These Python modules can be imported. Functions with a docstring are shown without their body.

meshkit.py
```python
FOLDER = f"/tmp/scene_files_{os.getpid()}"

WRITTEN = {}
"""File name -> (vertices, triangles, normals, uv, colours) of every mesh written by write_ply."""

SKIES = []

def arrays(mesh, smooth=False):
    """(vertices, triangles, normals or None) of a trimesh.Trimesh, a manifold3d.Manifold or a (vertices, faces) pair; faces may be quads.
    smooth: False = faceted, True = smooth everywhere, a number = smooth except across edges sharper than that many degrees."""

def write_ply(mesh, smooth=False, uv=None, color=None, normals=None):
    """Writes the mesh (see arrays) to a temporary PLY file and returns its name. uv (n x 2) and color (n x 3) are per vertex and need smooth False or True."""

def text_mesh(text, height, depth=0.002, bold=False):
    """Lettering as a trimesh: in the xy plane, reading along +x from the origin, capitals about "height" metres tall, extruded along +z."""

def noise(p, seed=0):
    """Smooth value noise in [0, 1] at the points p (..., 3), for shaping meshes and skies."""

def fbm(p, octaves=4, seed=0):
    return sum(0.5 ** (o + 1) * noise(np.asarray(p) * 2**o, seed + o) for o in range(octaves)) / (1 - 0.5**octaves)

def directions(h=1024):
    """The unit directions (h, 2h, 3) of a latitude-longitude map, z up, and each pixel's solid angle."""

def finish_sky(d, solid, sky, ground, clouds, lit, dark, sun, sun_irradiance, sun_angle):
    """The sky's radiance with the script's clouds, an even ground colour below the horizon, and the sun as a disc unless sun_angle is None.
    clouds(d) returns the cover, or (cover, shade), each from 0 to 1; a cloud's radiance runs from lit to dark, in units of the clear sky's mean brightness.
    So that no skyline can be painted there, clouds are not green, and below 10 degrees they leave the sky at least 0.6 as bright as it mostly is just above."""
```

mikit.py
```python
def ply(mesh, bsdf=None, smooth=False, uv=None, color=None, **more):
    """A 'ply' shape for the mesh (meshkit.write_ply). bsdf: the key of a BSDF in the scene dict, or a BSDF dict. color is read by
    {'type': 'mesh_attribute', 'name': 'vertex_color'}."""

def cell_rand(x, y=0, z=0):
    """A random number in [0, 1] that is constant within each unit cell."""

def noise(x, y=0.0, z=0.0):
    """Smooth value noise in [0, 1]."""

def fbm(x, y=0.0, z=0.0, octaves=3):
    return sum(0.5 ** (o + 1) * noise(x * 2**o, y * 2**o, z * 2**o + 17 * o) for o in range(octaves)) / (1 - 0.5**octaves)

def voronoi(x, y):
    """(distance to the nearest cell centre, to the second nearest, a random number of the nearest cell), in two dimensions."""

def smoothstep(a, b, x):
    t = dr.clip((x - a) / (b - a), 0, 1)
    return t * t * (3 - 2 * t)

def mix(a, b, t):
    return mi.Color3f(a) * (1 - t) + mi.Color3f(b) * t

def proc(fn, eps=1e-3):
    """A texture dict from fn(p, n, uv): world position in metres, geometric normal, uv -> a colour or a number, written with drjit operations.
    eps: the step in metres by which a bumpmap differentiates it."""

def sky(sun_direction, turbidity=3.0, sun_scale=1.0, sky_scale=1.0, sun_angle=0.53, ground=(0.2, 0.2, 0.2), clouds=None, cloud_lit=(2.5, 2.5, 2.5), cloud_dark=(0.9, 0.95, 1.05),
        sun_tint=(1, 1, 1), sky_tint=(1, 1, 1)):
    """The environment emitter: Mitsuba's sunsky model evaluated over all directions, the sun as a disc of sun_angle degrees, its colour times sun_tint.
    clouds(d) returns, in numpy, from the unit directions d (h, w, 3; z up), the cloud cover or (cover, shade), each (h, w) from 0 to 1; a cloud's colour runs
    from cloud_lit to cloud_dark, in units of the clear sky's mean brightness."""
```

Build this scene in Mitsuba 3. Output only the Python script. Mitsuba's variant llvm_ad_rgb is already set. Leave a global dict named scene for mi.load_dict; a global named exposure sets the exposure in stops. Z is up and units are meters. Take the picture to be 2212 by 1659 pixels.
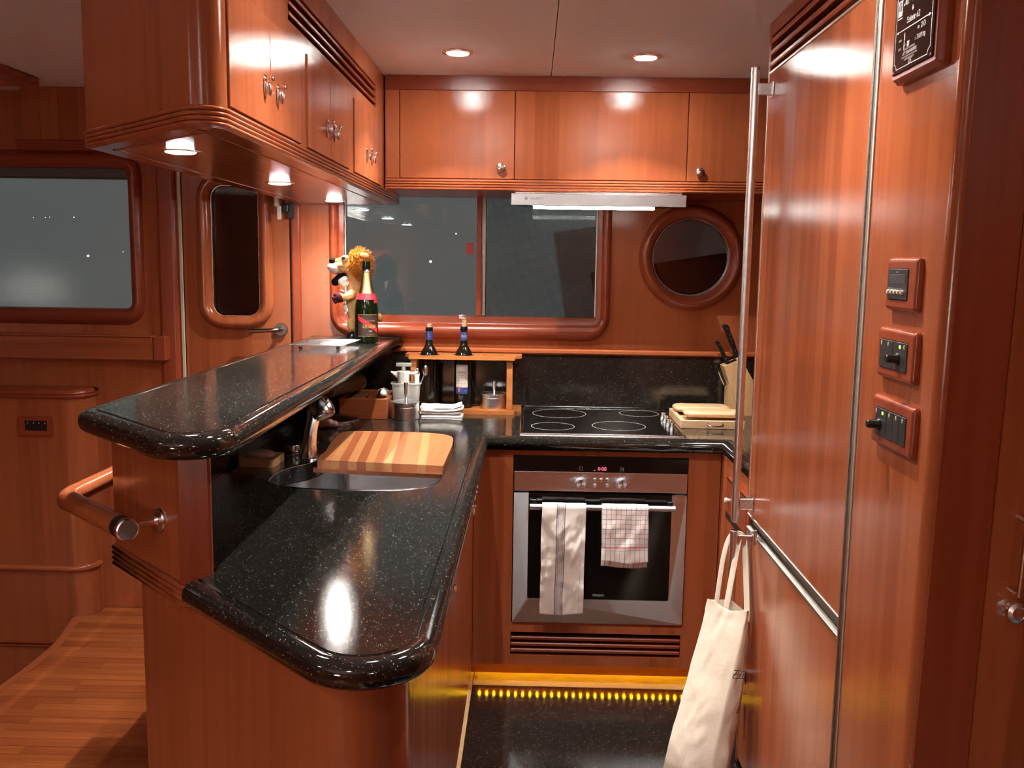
import math, random
import numpy as np, trimesh, manifold3d as m3, mitsuba as mi, drjit as dr
import shapely.geometry as sg
import shapely.affinity as sa
import mikit, meshkit
from mikit import noise, fbm, voronoi, cell_rand, smoothstep, mix, proc

T = mi.ScalarTransform4f
random.seed(7)
rng = np.random.default_rng(7)

# ------------------------------------------------------------------ camera, light, exposure
exposure = 3.45
FPX, YAW, PIT, ROL, CAMZ = 1996.75, 1.94574771e-02, -1.28645428e-01, 1.43736047e-02, 1.522


def camera_axes():
    cy, sy, cp, sp, cr, sr = math.cos(YAW), math.sin(YAW), math.cos(PIT), math.sin(PIT), math.cos(ROL), math.sin(ROL)
    f = np.array([-sy * cp, cy * cp, sp])
    r = np.array([cy, sy, 0.0])
    u = np.cross(r, f)
    return cr * r + sr * u, -sr * r + cr * u, f


_R, _U, _W = camera_axes()
EYE = np.array([0, 0, CAMZ])
scene = {'type': 'scene'}
labels = {}
scene['camera'] = {'type': 'perspective', 'fov': math.degrees(2 * math.atan(1106 / FPX)), 'fov_axis': 'x', 'near_clip': 0.02, 'far_clip': 200.0,
                   'to_world': T().look_at(origin=EYE.tolist(), target=(EYE + _W).tolist(), up=_U.tolist())}
# the dim, even night haze over the harbour
scene['night_haze'] = {'type': 'constant', 'sampling_weight': 0.4, 'radiance': {'type': 'rgb', 'value': [0.0076, 0.0090, 0.0088]}}
LAMP_CEILING = [34, 32.8, 30.5]
LAMP_SHELF = [40, 38.5, 35.5]
LAMP_UNSEEN_SALOON = [48, 45, 41]
LAMP_UNSEEN = [3.3, 3.15, 2.8]
SPOT_CEILING = [0.85, 0.82, 0.76]
SPOT_SHELF = [0.30, 0.29, 0.265]
LAMP_HOOD = [0.9, 0.87, 0.8]
AMBER = [1.15, 0.66, 0.01]

# ------------------------------------------------------------------ materials
def rgb(*c):
    return {'type': 'rgb', 'value': list(c)}


def two(b):
    return {'type': 'twosided', 'bsdf': b}


def wood(c0, c1, axis='z', seed=0.0, leaf=0.07, alpha=0.048, fine=55.0, leafw=0.3):
    def fn(p, n, uv):
        a, b, l = {'z': (p.x, p.y, p.z), 'x': (p.y, p.z, p.x), 'y': (p.x, p.z, p.y)}[axis]
        warp = 0.012 * noise(a * 4 + seed, b * 4, l * 1.7)
        g = fbm((a + warp) * fine + seed, (b + warp) * fine, l * 1.6 + seed, 3)
        g2 = noise(a * 11 + seed, b * 11, l * 0.8 + seed * 3)
        c = cell_rand(dr.floor((a * 0.8 + b * 1.3 + seed) / leaf), seed)
        t = (0.62 - 0.4 * leafw) * g + 0.3 * g2 + leafw * c + 0.08
        return mix(c0, c1, smoothstep(0.2, 0.85, t))
    return two({'type': 'roughplastic', 'diffuse_reflectance': proc(fn), 'alpha': alpha, 'int_ior': 1.5})


CH0, CH1 = (0.255, 0.056, 0.0205), (0.375, 0.101, 0.0385)
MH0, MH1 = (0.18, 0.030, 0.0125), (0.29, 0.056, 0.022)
scene['cherry_upright'] = wood(CH0, CH1, 'z', 1.3)
scene['cherry_upright_b'] = wood(CH0, CH1, 'z', 8.1)
scene['cherry_gloss'] = wood(CH0, CH1, 'z', 4.7, alpha=0.06)
scene['cherry_across'] = wood(CH0, CH1, 'x', 2.9)
scene['cherry_along'] = wood(CH0, CH1, 'y', 5.2)
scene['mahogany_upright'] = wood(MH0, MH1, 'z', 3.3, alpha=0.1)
scene['mahogany_across'] = wood(MH0, MH1, 'x', 6.4, alpha=0.1)
scene['mahogany_along'] = wood(MH0, MH1, 'y', 7.7, alpha=0.1)
scene['rack_wood'] = wood((0.33, 0.10, 0.028), (0.52, 0.19, 0.06), 'x', 9.2)
for k, (a, b) in enumerate([((0.27, 0.066, 0.018), (0.42, 0.115, 0.034)), ((0.21, 0.048, 0.015), (0.34, 0.085, 0.026)), ((0.24, 0.057, 0.017), (0.38, 0.10, 0.030))]):
    scene['teak_%d' % k] = wood(a, b, 'x', 11.0 + k * 3.1, leaf=0.4, alpha=0.22, leafw=0.1)
scene['beech'] = wood((0.55, 0.33, 0.17), (0.70, 0.46, 0.26), 'x', 14.0, alpha=0.3, leafw=0.1)
scene['beech_upright'] = wood((0.50, 0.29, 0.13), (0.66, 0.42, 0.21), 'z', 15.0, alpha=0.3, leafw=0.1)
scene['board_dark'] = wood((0.24, 0.068, 0.028), (0.33, 0.10, 0.042), 'y', 16.0, alpha=0.2, leafw=0.05)
scene['board_mid'] = wood((0.31, 0.10, 0.040), (0.40, 0.14, 0.057), 'y', 17.0, alpha=0.2, leafw=0.05)
scene['board_pale'] = wood((0.37, 0.155, 0.060), (0.44, 0.20, 0.080), 'y', 18.0, alpha=0.2, leafw=0.05)
scene['rolling_wood'] = wood((0.10, 0.05, 0.025), (0.17, 0.085, 0.04), 'y', 19.0, alpha=0.25)


def flake(p, n):
    ax, ay, az = dr.abs(n.x), dr.abs(n.y), dr.abs(n.z)
    flat = az >= dr.maximum(ax, ay)
    side = ~flat & (ax >= ay)
    a = dr.select(side, p.y, p.x)
    b = dr.select(flat, p.y, p.z)
    d, _, r = voronoi(a * 290, b * 290)
    d2, _, r2 = voronoi(a * 560 + 7, b * 560)
    big = dr.select((r > 0.976) & (d < 0.22), 1.0, 0.0)
    small = dr.select((r2 > 0.97) & (d2 < 0.30), 0.55, 0.0)
    return dr.maximum(big, small), r


def granite_weight(p, n, uv):
    f, _ = flake(p, n)
    return 0.006 + 0.9 * f


def granite_flake(p, n, uv):
    _, r = flake(p, n)
    return mix((0.75, 0.62, 0.42), (0.7, 0.7, 0.68), smoothstep(0.985, 0.995, r))


scene['granite'] = two({'type': 'blendbsdf', 'weight': proc(granite_weight),
                        'a': {'type': 'roughplastic', 'diffuse_reflectance': rgb(0.0042, 0.0042, 0.0042), 'alpha': 0.018, 'int_ior': 1.7},
                        'b': {'type': 'roughplastic', 'diffuse_reflectance': proc(granite_flake), 'alpha': 0.3, 'int_ior': 1.9}})


def ceiling_fn(p, n, uv):
    return mix((0.72, 0.67, 0.65), (0.76, 0.71, 0.69), noise(p.x * 40, p.y * 40, 0.5))


scene['ceiling_cloth'] = two({'type': 'diffuse', 'reflectance': proc(ceiling_fn)})


def plain(c, alpha=0.25, ior=1.5):
    return two({'type': 'roughplastic', 'diffuse_reflectance': rgb(*c), 'alpha': alpha, 'int_ior': ior})


def metal(c, alpha):
    return two({'type': 'roughconductor', 'material': 'none', 'specular_reflectance': rgb(*c), 'alpha': alpha})


scene['chrome'] = metal((0.84, 0.86, 0.88), 0.09)
scene['steel'] = metal((0.80, 0.84, 0.87), 0.19)
scene['steel_dark'] = metal((0.34, 0.31, 0.28), 0.2)
scene['alloy_trim'] = metal((0.72, 0.70, 0.64), 0.4)
scene['brushed_steel'] = two({'type': 'roughconductor', 'material': 'none', 'specular_reflectance': rgb(0.80, 0.87, 0.92), 'alpha_u': 0.42, 'alpha_v': 0.14})
scene['black_glass'] = plain((0.004, 0.004, 0.004), 0.02, 1.5)
scene['black_plastic'] = plain((0.010, 0.010, 0.010), 0.15)
scene['black_matt'] = two({'type': 'diffuse', 'reflectance': rgb(0.006, 0.006, 0.006)})
scene['grey_plastic'] = plain((0.030, 0.032, 0.034), 0.25)
scene['white_plastic'] = plain((0.78, 0.75, 0.70), 0.2)
scene['cream_plastic'] = plain((0.60, 0.54, 0.44), 0.2)
scene['white_cotton'] = two({'type': 'diffuse', 'reflectance': rgb(0.80, 0.76, 0.72)})
scene['canvas'] = two({'type': 'diffuse', 'reflectance': rgb(0.60, 0.50, 0.40)})
scene['pane_glass'] = {'type': 'thindielectric', 'int_ior': 1.5}
scene['clear_plastic'] = {'type': 'thindielectric', 'int_ior': 1.45}
scene['silver_print'] = metal((0.82, 0.80, 0.76), 0.3)
scene['grey_print'] = plain((0.10, 0.09, 0.085), 0.3)
scene['pale_print'] = plain((0.45, 0.43, 0.40), 0.3)
scene['gap_dark'] = two({'type': 'diffuse', 'reflectance': rgb(0.012, 0.006, 0.004)})


# ------------------------------------------------------------------ registry
def uniq(key):
    if key not in scene and key not in labels and not any(k.startswith(key + '__') for k in scene):
        return key
    i = 1
    while True:
        k = '%s_%03d' % (key, i)
        if k not in scene and k not in labels and not any(s.startswith(k + '__') for s in scene):
            return k
        i += 1


def thing(name, label=None, cat=None, group=None, kind=None):
    key = uniq(name)
    d = {}
    if label:
        d['label'] = label
    if cat:
        d['category'] = cat
    if group:
        d['group'] = group
    if kind:
        d['kind'] = kind
    labels[key] = d
    return key


def part(parent, name, mesh, mat, smooth=30, label=None, kind=None, **more):
    base = parent + '__' + name
    key = uniq(base)
    scene[key] = mikit.ply(mesh, mat, smooth=smooth, **more)
    if label or kind:
        labels[key] = {}
        if label:
            labels[key]['label'] = label
        if kind:
            labels[key]['kind'] = kind
    return key


def single(name, mesh, mat, label, cat, group=None, kind=None, smooth=30, **more):
    key = thing(name, label, cat, group, kind)
    scene[key] = mikit.ply(mesh, mat, smooth=smooth, **more)
    return key


def emitter(c, w=0.0):
    return {'type': 'area', 'radiance': rgb(*c), 'sampling_weight': float(w)}


# ------------------------------------------------------------------ mesh helpers
def cat(*ms):
    out = []
    for m in ms:
        out += list(m) if isinstance(m, (list, tuple)) else [m]
    return trimesh.util.concatenate(out)


def tm(man):
    m = man.to_mesh()
    return trimesh.Trimesh(np.array(m.vert_properties)[:, :3], np.array(m.tri_verts), process=False)


def man(mesh):
    return m3.Manifold(m3.Mesh(np.asarray(mesh.vertices, np.float32), np.asarray(mesh.faces, np.uint32)))


def hull(points):
    return tm(m3.Manifold.hull_points(np.asarray(points, np.float64)))


def bx(x0, x1, y0, y1, z0, z1, r=0.0015):
    x0, x1, y0, y1, z0, z1 = min(x0, x1), max(x0, x1), min(y0, y1), max(y0, y1), min(z0, z1), max(z0, z1)
    r = min(r, 0.45 * min(x1 - x0, y1 - y0, z1 - z0))
    if r <= 0:
        return trimesh.creation.box(bounds=[[x0, y0, z0], [x1, y1, z1]])
    pts = []
    for sx, X in ((1, x0), (-1, x1)):
        for sy, Y in ((1, y0), (-1, y1)):
            for sz, Z in ((1, z0), (-1, z1)):
                pts += [(X, Y + sy * r, Z + sz * r), (X + sx * r, Y, Z + sz * r), (X + sx * r, Y + sy * r, Z)]
    return hull(pts)


def sheet(x0, x1, y, z0, z1):
    return trimesh.Trimesh([(x0, y, z0), (x1, y, z0), (x1, y, z1), (x0, y, z1)], [(0, 1, 2), (0, 2, 3)], process=False)


def soft_box(x0, x1, y0, y1, z0, z1, r, k=3):
    pts = []
    for X in (x0 + r, x1 - r):
        for Y in (y0 + r, y1 - r):
            for Z in (z0 + r, z1 - r):
                s = trimesh.creation.icosphere(2 if k > 2 else 1, r)
                pts.append(s.vertices + (X, Y, Z))
    return hull(np.vstack(pts))


def ext(poly, axis, a0, a1):
    if not hasattr(poly, 'geom_type'):
        poly = sg.Polygon(poly)
    geoms = [g for g in getattr(poly, 'geoms', [poly]) if g.geom_type == 'Polygon']
    out = []
    for g in geoms:
        m = trimesh.creation.extrude_polygon(sg.polygon.orient(g), abs(a1 - a0), engine='earcut')
        v = np.array(m.vertices)
        lo = min(a0, a1)
        if axis == 'z':
            out.append(trimesh.Trimesh(np.c_[v[:, 0], v[:, 1], v[:, 2] + lo], m.faces, process=False))
        elif axis == 'x':
            out.append(trimesh.Trimesh(np.c_[v[:, 2] + lo, v[:, 0], v[:, 1]], m.faces, process=False))
        else:
            out.append(trimesh.Trimesh(np.c_[v[:, 0], v[:, 2] + lo, v[:, 1]], m.faces[:, ::-1], process=False))
    return cat(out) if len(out) > 1 else out[0]


def rounded(corners, n=8):
    """corners: (x, y, r); a closed outline with its corners rounded."""
    c = np.array([p[:2] for p in corners], float)
    out = []
    N = len(c)
    for i in range(N):
        r = corners[i][2] if len(corners[i]) > 2 else 0
        p, a, b = c[i], c[i - 1], c[(i + 1) % N]
        if r <= 0:
            out.append(p)
            continue
        d1, d2 = (a - p) / np.linalg.norm(a - p), (b - p) / np.linalg.norm(b - p)
        ang = math.acos(np.clip(d1 @ d2, -1, 1))
        t = r / math.tan(ang / 2)
        bis = (d1 + d2) / np.linalg.norm(d1 + d2)
        o = p + bis * r / math.sin(ang / 2)
        p1, p2 = p + d1 * t, p + d2 * t
        v1, v2 = p1 - o, p2 - o
        tot = math.acos(np.clip(v1 @ v2 / r / r, -1, 1))
        sgn = np.sign(v1[0] * v2[1] - v1[1] * v2[0])
        for k in range(n + 1):
            th = sgn * tot * k / n
            out.append(o + np.array([v1[0] * math.cos(th) - v1[1] * math.sin(th), v1[0] * math.sin(th) + v1[1] * math.cos(th)]))
    return np.array(out)


def ccw(P):
    P = np.asarray(P, float)
    a = np.sum(P[:, 0] * np.roll(P[:, 1], -1) - np.roll(P[:, 0], -1) * P[:, 1])
    return P if a > 0 else P[::-1]


def inset(P, d):
    e = np.roll(P, -1, 0) - P
    e /= np.maximum(np.linalg.norm(e, axis=1, keepdims=True), 1e-12)
    n = np.c_[-e[:, 1], e[:, 0]]
    n0 = np.roll(n, 1, 0)
    m = (n + n0) / np.maximum(1 + (n * n0).sum(1, keepdims=True), 0.15)
    return P + d * m


def loft(rings, close=True, caps=False):
    rings = [np.asarray(r, float) for r in rings]
    n = len(rings[0])
    V = np.vstack(rings)
    F = []
    for k in range(len(rings) - 1):
        for i in range(n if close else n - 1):
            j = (i + 1) % n
            a, b, c, d = k * n + i, k * n + j, (k + 1) * n + j, (k + 1) * n + i
            F += [(a, b, c), (a, c, d)]
    if caps:
        for k, flip in ((0, True), (len(rings) - 1, False)):
            c = len(V)
            V = np.vstack([V, rings[k].mean(0)])
            for i in range(n):
                j = (i + 1) % n
                F.append((k * n + j, k * n + i, c) if flip else (k * n + i, k * n + j, c))
    return trimesh.Trimesh(V, np.array(F), process=False)


def cap(P, z, hole=None, up=True):
    poly = sg.Polygon(P, [hole] if hole is not None else None)
    v, f = trimesh.creation.triangulate_polygon(poly, engine='earcut')
    v = np.c_[v, np.full(len(v), z)]
    n = np.cross(v[f[:, 1]] - v[f[:, 0]], v[f[:, 2]] - v[f[:, 0]])[:, 2].sum()
    return trimesh.Trimesh(v, f if (n > 0) == up else f[:, ::-1], process=False)


def slab(P, profile, hole=None):
    """A slab with outline P (counter-clockwise) and an edge profile [(inset, z) ...] from the underside to the top."""
    P = ccw(P)
    rings = [np.c_[inset(P, d), np.full(len(P), z)] for d, z in profile]
    return cat(loft(rings), cap(rings[0][:, :2], profile[0][1], up=False), cap(rings[-1][:, :2], profile[-1][1], hole=hole))


def lathe(profile, c=(0, 0, 0), axis=(0, 0, 1), n=32):
    prof = np.array(profile, float)
    th = np.arange(n) * 2 * np.pi / n
    rings = [np.c_[max(r, 1e-5) * np.cos(th), max(r, 1e-5) * np.sin(th), np.full(n, z)] for r, z in prof]
    m = loft(rings)
    return orient(m, c, axis)


def orient(m, c, axis):
    z = np.array(axis, float)
    z /= np.linalg.norm(z)
    x = np.cross([0, 1, 0] if abs(z[1]) < 0.9 else [1, 0, 0], z)
    x /= np.linalg.norm(x)
    y = np.cross(z, x)
    v = np.array(m.vertices) @ np.array([x, y, z]) + np.array(c, float)
    return trimesh.Trimesh(v, m.faces, process=False)


def cyl(p0, p1, r, n=20, ch=0.0, r1=None):
    p0, p1 = np.array(p0, float), np.array(p1, float)
    h = np.linalg.norm(p1 - p0)
    r1 = r if r1 is None else r1
    prof = [(0, 0), (r - ch, 0), (r, ch), (r1, h - ch), (r1 - ch, h), (0, h)] if ch else [(0, 0), (r, 0), (r1, h), (0, h)]
    return lathe(prof, p0, p1 - p0, n)


def sph(c, r, sub=2, s=(1, 1, 1)):
    m = trimesh.creation.icosphere(sub, 1.0)
    m.vertices = m.vertices * np.array(s) * r + np.array(c)
    return m


def smooth_path(pts, n=8, closed=False):
    P = np.array(pts, float)
    out = []
    N = len(P)
    rng_ = range(N if closed else N - 1)
    for i in rng_:
        p1, p2 = P[i], P[(i + 1) % N]
        p0 = P[i - 1] if closed or i > 0 else 2 * p1 - p2
        p3 = P[(i + 2) % N] if closed or i + 2 < N else 2 * p2 - p1
        for k in range(n):
            t = k / n
            out.append(0.5 * (2 * p1 + (p2 - p0) * t + (2 * p0 - 5 * p1 + 4 * p2 - p3) * t * t + (3 * p1 - p0 - 3 * p2 + p3) * t ** 3))
    if not closed:
        out.append(P[-1])
    return np.array(out)


def tube(pts, r, n=14, caps=True, closed=False):
    P = np.array(pts, float)
    N = len(P)
    rad = np.broadcast_to(np.asarray(r, float), (N,))
    t = np.roll(P, -1, 0) - np.roll(P, 1, 0) if closed else np.gradient(P, axis=0)
    t /= np.linalg.norm(t, axis=1, keepdims=True)
    a = np.cross(t[0], [0, 0, 1] if abs(t[0][2]) < 0.9 else [1, 0, 0])
    th = np.arange(n) * 2 * np.pi / n
    rings = []
    for i in range(N):
        a = a - t[i] * (a @ t[i])
        a /= np.linalg.norm(a)
        b = np.cross(t[i], a)
        rings.append(P[i] + rad[i] * (np.cos(th)[:, None] * a + np.sin(th)[:, None] * b))
    if closed:
        rings.append(rings[0])
    return loft(rings, caps=caps and not closed)


def ribs(P, z0, z1, k, depth):
    """profile of k half-round reeds for slab-like mouldings, as (inset, z)."""
    prof = []
    h = (z1 - z0) / k
    for i in range(k):
        for j in range(7):
            a = math.pi * j / 6
            prof.append((depth * (1 - math.sin(a) ** 0.7), z0 + h * (i + 0.5 - 0.5 * math.cos(a) * 0.96)))
    return prof


def ring_frame(outer, inner, prof, axis_y, sign=-1):
    """A frame between two outlines (x, z) of equal point count; prof: (t, h), t from 0 (outer) to 1 (inner), h how far it stands out from y."""
    rings = []
    for t, h in prof:
        p = outer * (1 - t) + inner * t
        rings.append(np.c_[p[:, 0], np.full(len(p), axis_y + sign * h), p[:, 1]])
    return loft(rings + [rings[0]])


def rrect(x0, x1, z0, z1, r, n=8):
    r = (r,) * 4 if np.isscalar(r) else r
    return rounded([(x0, z0, r[0]), (x1, z0, r[1]), (x1, z1, r[2]), (x0, z1, r[3])], n)


def solid_sheet(V, th):
    """V: (n, m, 3) grid of a cloth; gives it the thickness th."""
    n, m = V.shape[:2]
    du, dv = np.gradient(V, axis=0), np.gradient(V, axis=1)
    N = np.cross(du, dv)
    N /= np.maximum(np.linalg.norm(N, axis=2, keepdims=True), 1e-9)
    A, B = (V + N * th / 2).reshape(-1, 3), (V - N * th / 2).reshape(-1, 3)
    i, j = np.meshgrid(np.arange(n - 1), np.arange(m - 1), indexing='ij')
    a, b, c, d = i * m + j, i * m + j + 1, (i + 1) * m + j + 1, (i + 1) * m + j
    q = np.stack([a, d, c, b], -1).reshape(-1, 4)
    F = np.vstack([q[:, [0, 1, 2]], q[:, [0, 2, 3]]])
    k = n * m
    G = F[:, ::-1] + k
    border = [(0, x) for x in range(m)] + [(y, m - 1) for y in range(1, n)] + [(n - 1, x) for x in range(m - 2, -1, -1)] + [(y, 0) for y in range(n - 2, 0, -1)]
    ids = [y * m + x for y, x in border]
    E = []
    for s in range(len(ids)):
        p, q2 = ids[s], ids[(s + 1) % len(ids)]
        E += [(p, q2, q2 + k), (p, q2 + k, p + k)]
    return trimesh.Trimesh(np.vstack([A, B]), np.vstack([F, G, np.array(E)]), process=False)


def text(s, h, origin, right, up, depth=0.0006, bold=False, width=None, center=False):
    m = meshkit.text_mesh(s, h, depth, bold)
    v = np.array(m.vertices)
    if width:
        v[:, 0] *= width / (v[:, 0].max() - v[:, 0].min())
    if center:
        v[:, 0] -= (v[:, 0].max() + v[:, 0].min()) / 2
    R_, U_ = np.array(right, float), np.array(up, float)
    N_ = np.cross(R_, U_)
    return trimesh.Trimesh(np.array(origin, float) + v[:, :1] * R_ + v[:, 1:2] * U_ + v[:, 2:] * N_, m.faces, process=False)


def blob(chains, edge=0.008, it=12):
    """One smooth body out of chains of (point, radius)."""
    parts = []
    for ch in chains:
        if len(ch) == 1:
            ch = [ch[0], ch[0]]
        for (p, r), (q, s) in zip(ch[:-1], ch[1:]):
            a, b = trimesh.creation.icosphere(2, r).vertices + p, trimesh.creation.icosphere(2, s).vertices + q
            parts.append(m3.Manifold.hull_points(np.vstack([a, b])))
    M = m3.Manifold.batch_boolean(parts, m3.OpType.Add).refine_to_length(edge)
    t = tm(M)
    t.merge_vertices()
    trimesh.smoothing.filter_taubin(t, iterations=it)
    return t

# ================================================================== the setting
ZF, ZW, ZC = 0.02, 0.03, 2.19          # stone floor, wooden floor, ceiling


def struct(name, label=None):
    return thing(name, label, None, None, 'structure')


# floors
fl = struct('floor', 'black speckled granite floor of the galley with a pale wooden border')
part(fl, 'stone', bx(-0.187, 0.72, 0.4, 3.155, -0.02, ZF, 0.0), 'granite')
part(fl, 'border_strip', bx(-0.187, 0.72, 3.157, 3.262, -0.02, ZF + 0.001, 0.001), 'beech', label='wooden floor border glowing amber under the oven cabinet')
part(fl, 'border_strip', bx(-0.262, -0.189, 0.4, 3.262, -0.02, ZF + 0.001, 0.001), 'beech', label='narrow wooden floor border along the sink cabinet')
fw = struct('floor_001', 'reddish strip wood floor beside the peninsula with a curved edge')
step = np.array([(-1.848, 2.9), (-1.842, 3.055), (-1.834, 3.18), (-1.835, 3.343), (-1.849, 3.476), (-1.882, 3.62), (-1.895, 3.70), (-1.862, 3.775), (-1.845, 3.798)])
step = smooth_path(np.vstack([[(-2.10, 2.2), (-1.93, 2.55), (-1.87, 2.75)], step]), 5)
CONS = sg.Polygon(rounded([(-4.0, 3.68), (-1.815, 3.68, 0.09), (-1.815, 3.80), (-4.0, 3.80)], 10))
fpoly = sg.Polygon(np.vstack([step, [(-0.70, 3.798), (-0.70, 1.9), (-0.27, 1.4), (-0.27, 0.4), (-2.9, 0.4), (-2.9, 2.2)]])).difference(CONS.buffer(0.003))
part(fw, 'subfloor', ext(fpoly, 'z', -0.02, ZW - 0.012), 'teak_1')
part(fw, 'subfloor', bx(-3.2, 1.9, -2.0, 0.4, -0.02, ZW - 0.012, 0), 'teak_1')
r_ = random.Random(3)
y = 2.05
inner = fpoly.difference(sg.LineString(step).buffer(0.0335))
while y < 3.79:
    x = -2.05 + r_.uniform(0, 0.3)
    y1 = min(y + 0.046, 3.792)
    xs = [-2.2]
    while xs[-1] < -0.8:
        xs.append(xs[-1] + r_.uniform(0.32, 0.7))
    xs[-1] = -0.705
    for a, b in zip(xs[:-1], xs[1:]):
        g = inner.intersection(sg.box(a + 0.0006, y + 0.0006, b - 0.0006, y1 - 0.0006))
        for q in getattr(g, 'geoms', [g]):
            if isinstance(q, sg.Polygon) and q.area > 4e-4:
                part(fw, 'plank', ext(q, 'z', ZW - 0.0118, ZW), 'teak_%d' % r_.choice([0, 0, 1, 2, 2]), smooth=False)
    y = y1
n_ = inset(np.vstack([step, step[-2:-1]]), 0)[:len(step)]
d_ = np.gradient(step, axis=0)
d_ /= np.linalg.norm(d_, axis=1, keepdims=True)
nn = np.c_[d_[:, 1], -d_[:, 0]]
rings = []
for o, z in [(0.033, ZW - 0.012), (0.033, ZW + 0.0005), (0.004, ZW + 0.0005), (-0.006, ZW - 0.004), (-0.008, ZW - 0.02), (0.0, ZW - 0.05), (0.033, ZW - 0.05)]:
    p = step + nn * o
    rings.append(np.c_[p, np.full(len(p), z)])
rings = np.array(rings).transpose(1, 0, 2)
part(fw, 'edge_trim', loft(list(rings), caps=True), 'cherry_along', label='rounded wooden trim along the curved step edge')
part(fw, 'step_riser', ext(sg.LineString(step + nn * 0.02).buffer(0.006), 'z', -0.45, ZW - 0.05), 'mahogany_upright')
lf = struct('floor_002', 'dark lower floor of the stairwell below the curved step')
part(lf, 'deck', bx(-3.2, -1.5, 2.2, 3.8, -0.5, -0.45, 0), 'teak_1')

# ceiling in panels with open joints
cl = struct('ceiling', 'dusky beige ceiling of large panels over galley and saloon')
xs = [-3.2, -1.02, 0.058, 1.9]
for a, b in zip(xs[:-1], xs[1:]):
    part(cl, 'panel', bx(a + 0.0012, b - 0.0012, -2.0, 3.85, ZC, ZC + 0.012, 0.001), 'ceiling_cloth')
part(cl, 'backing', bx(-3.2, 1.9, -2.0, 3.86, ZC + 0.0125, ZC + 0.04, 0), 'gap_dark')

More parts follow.
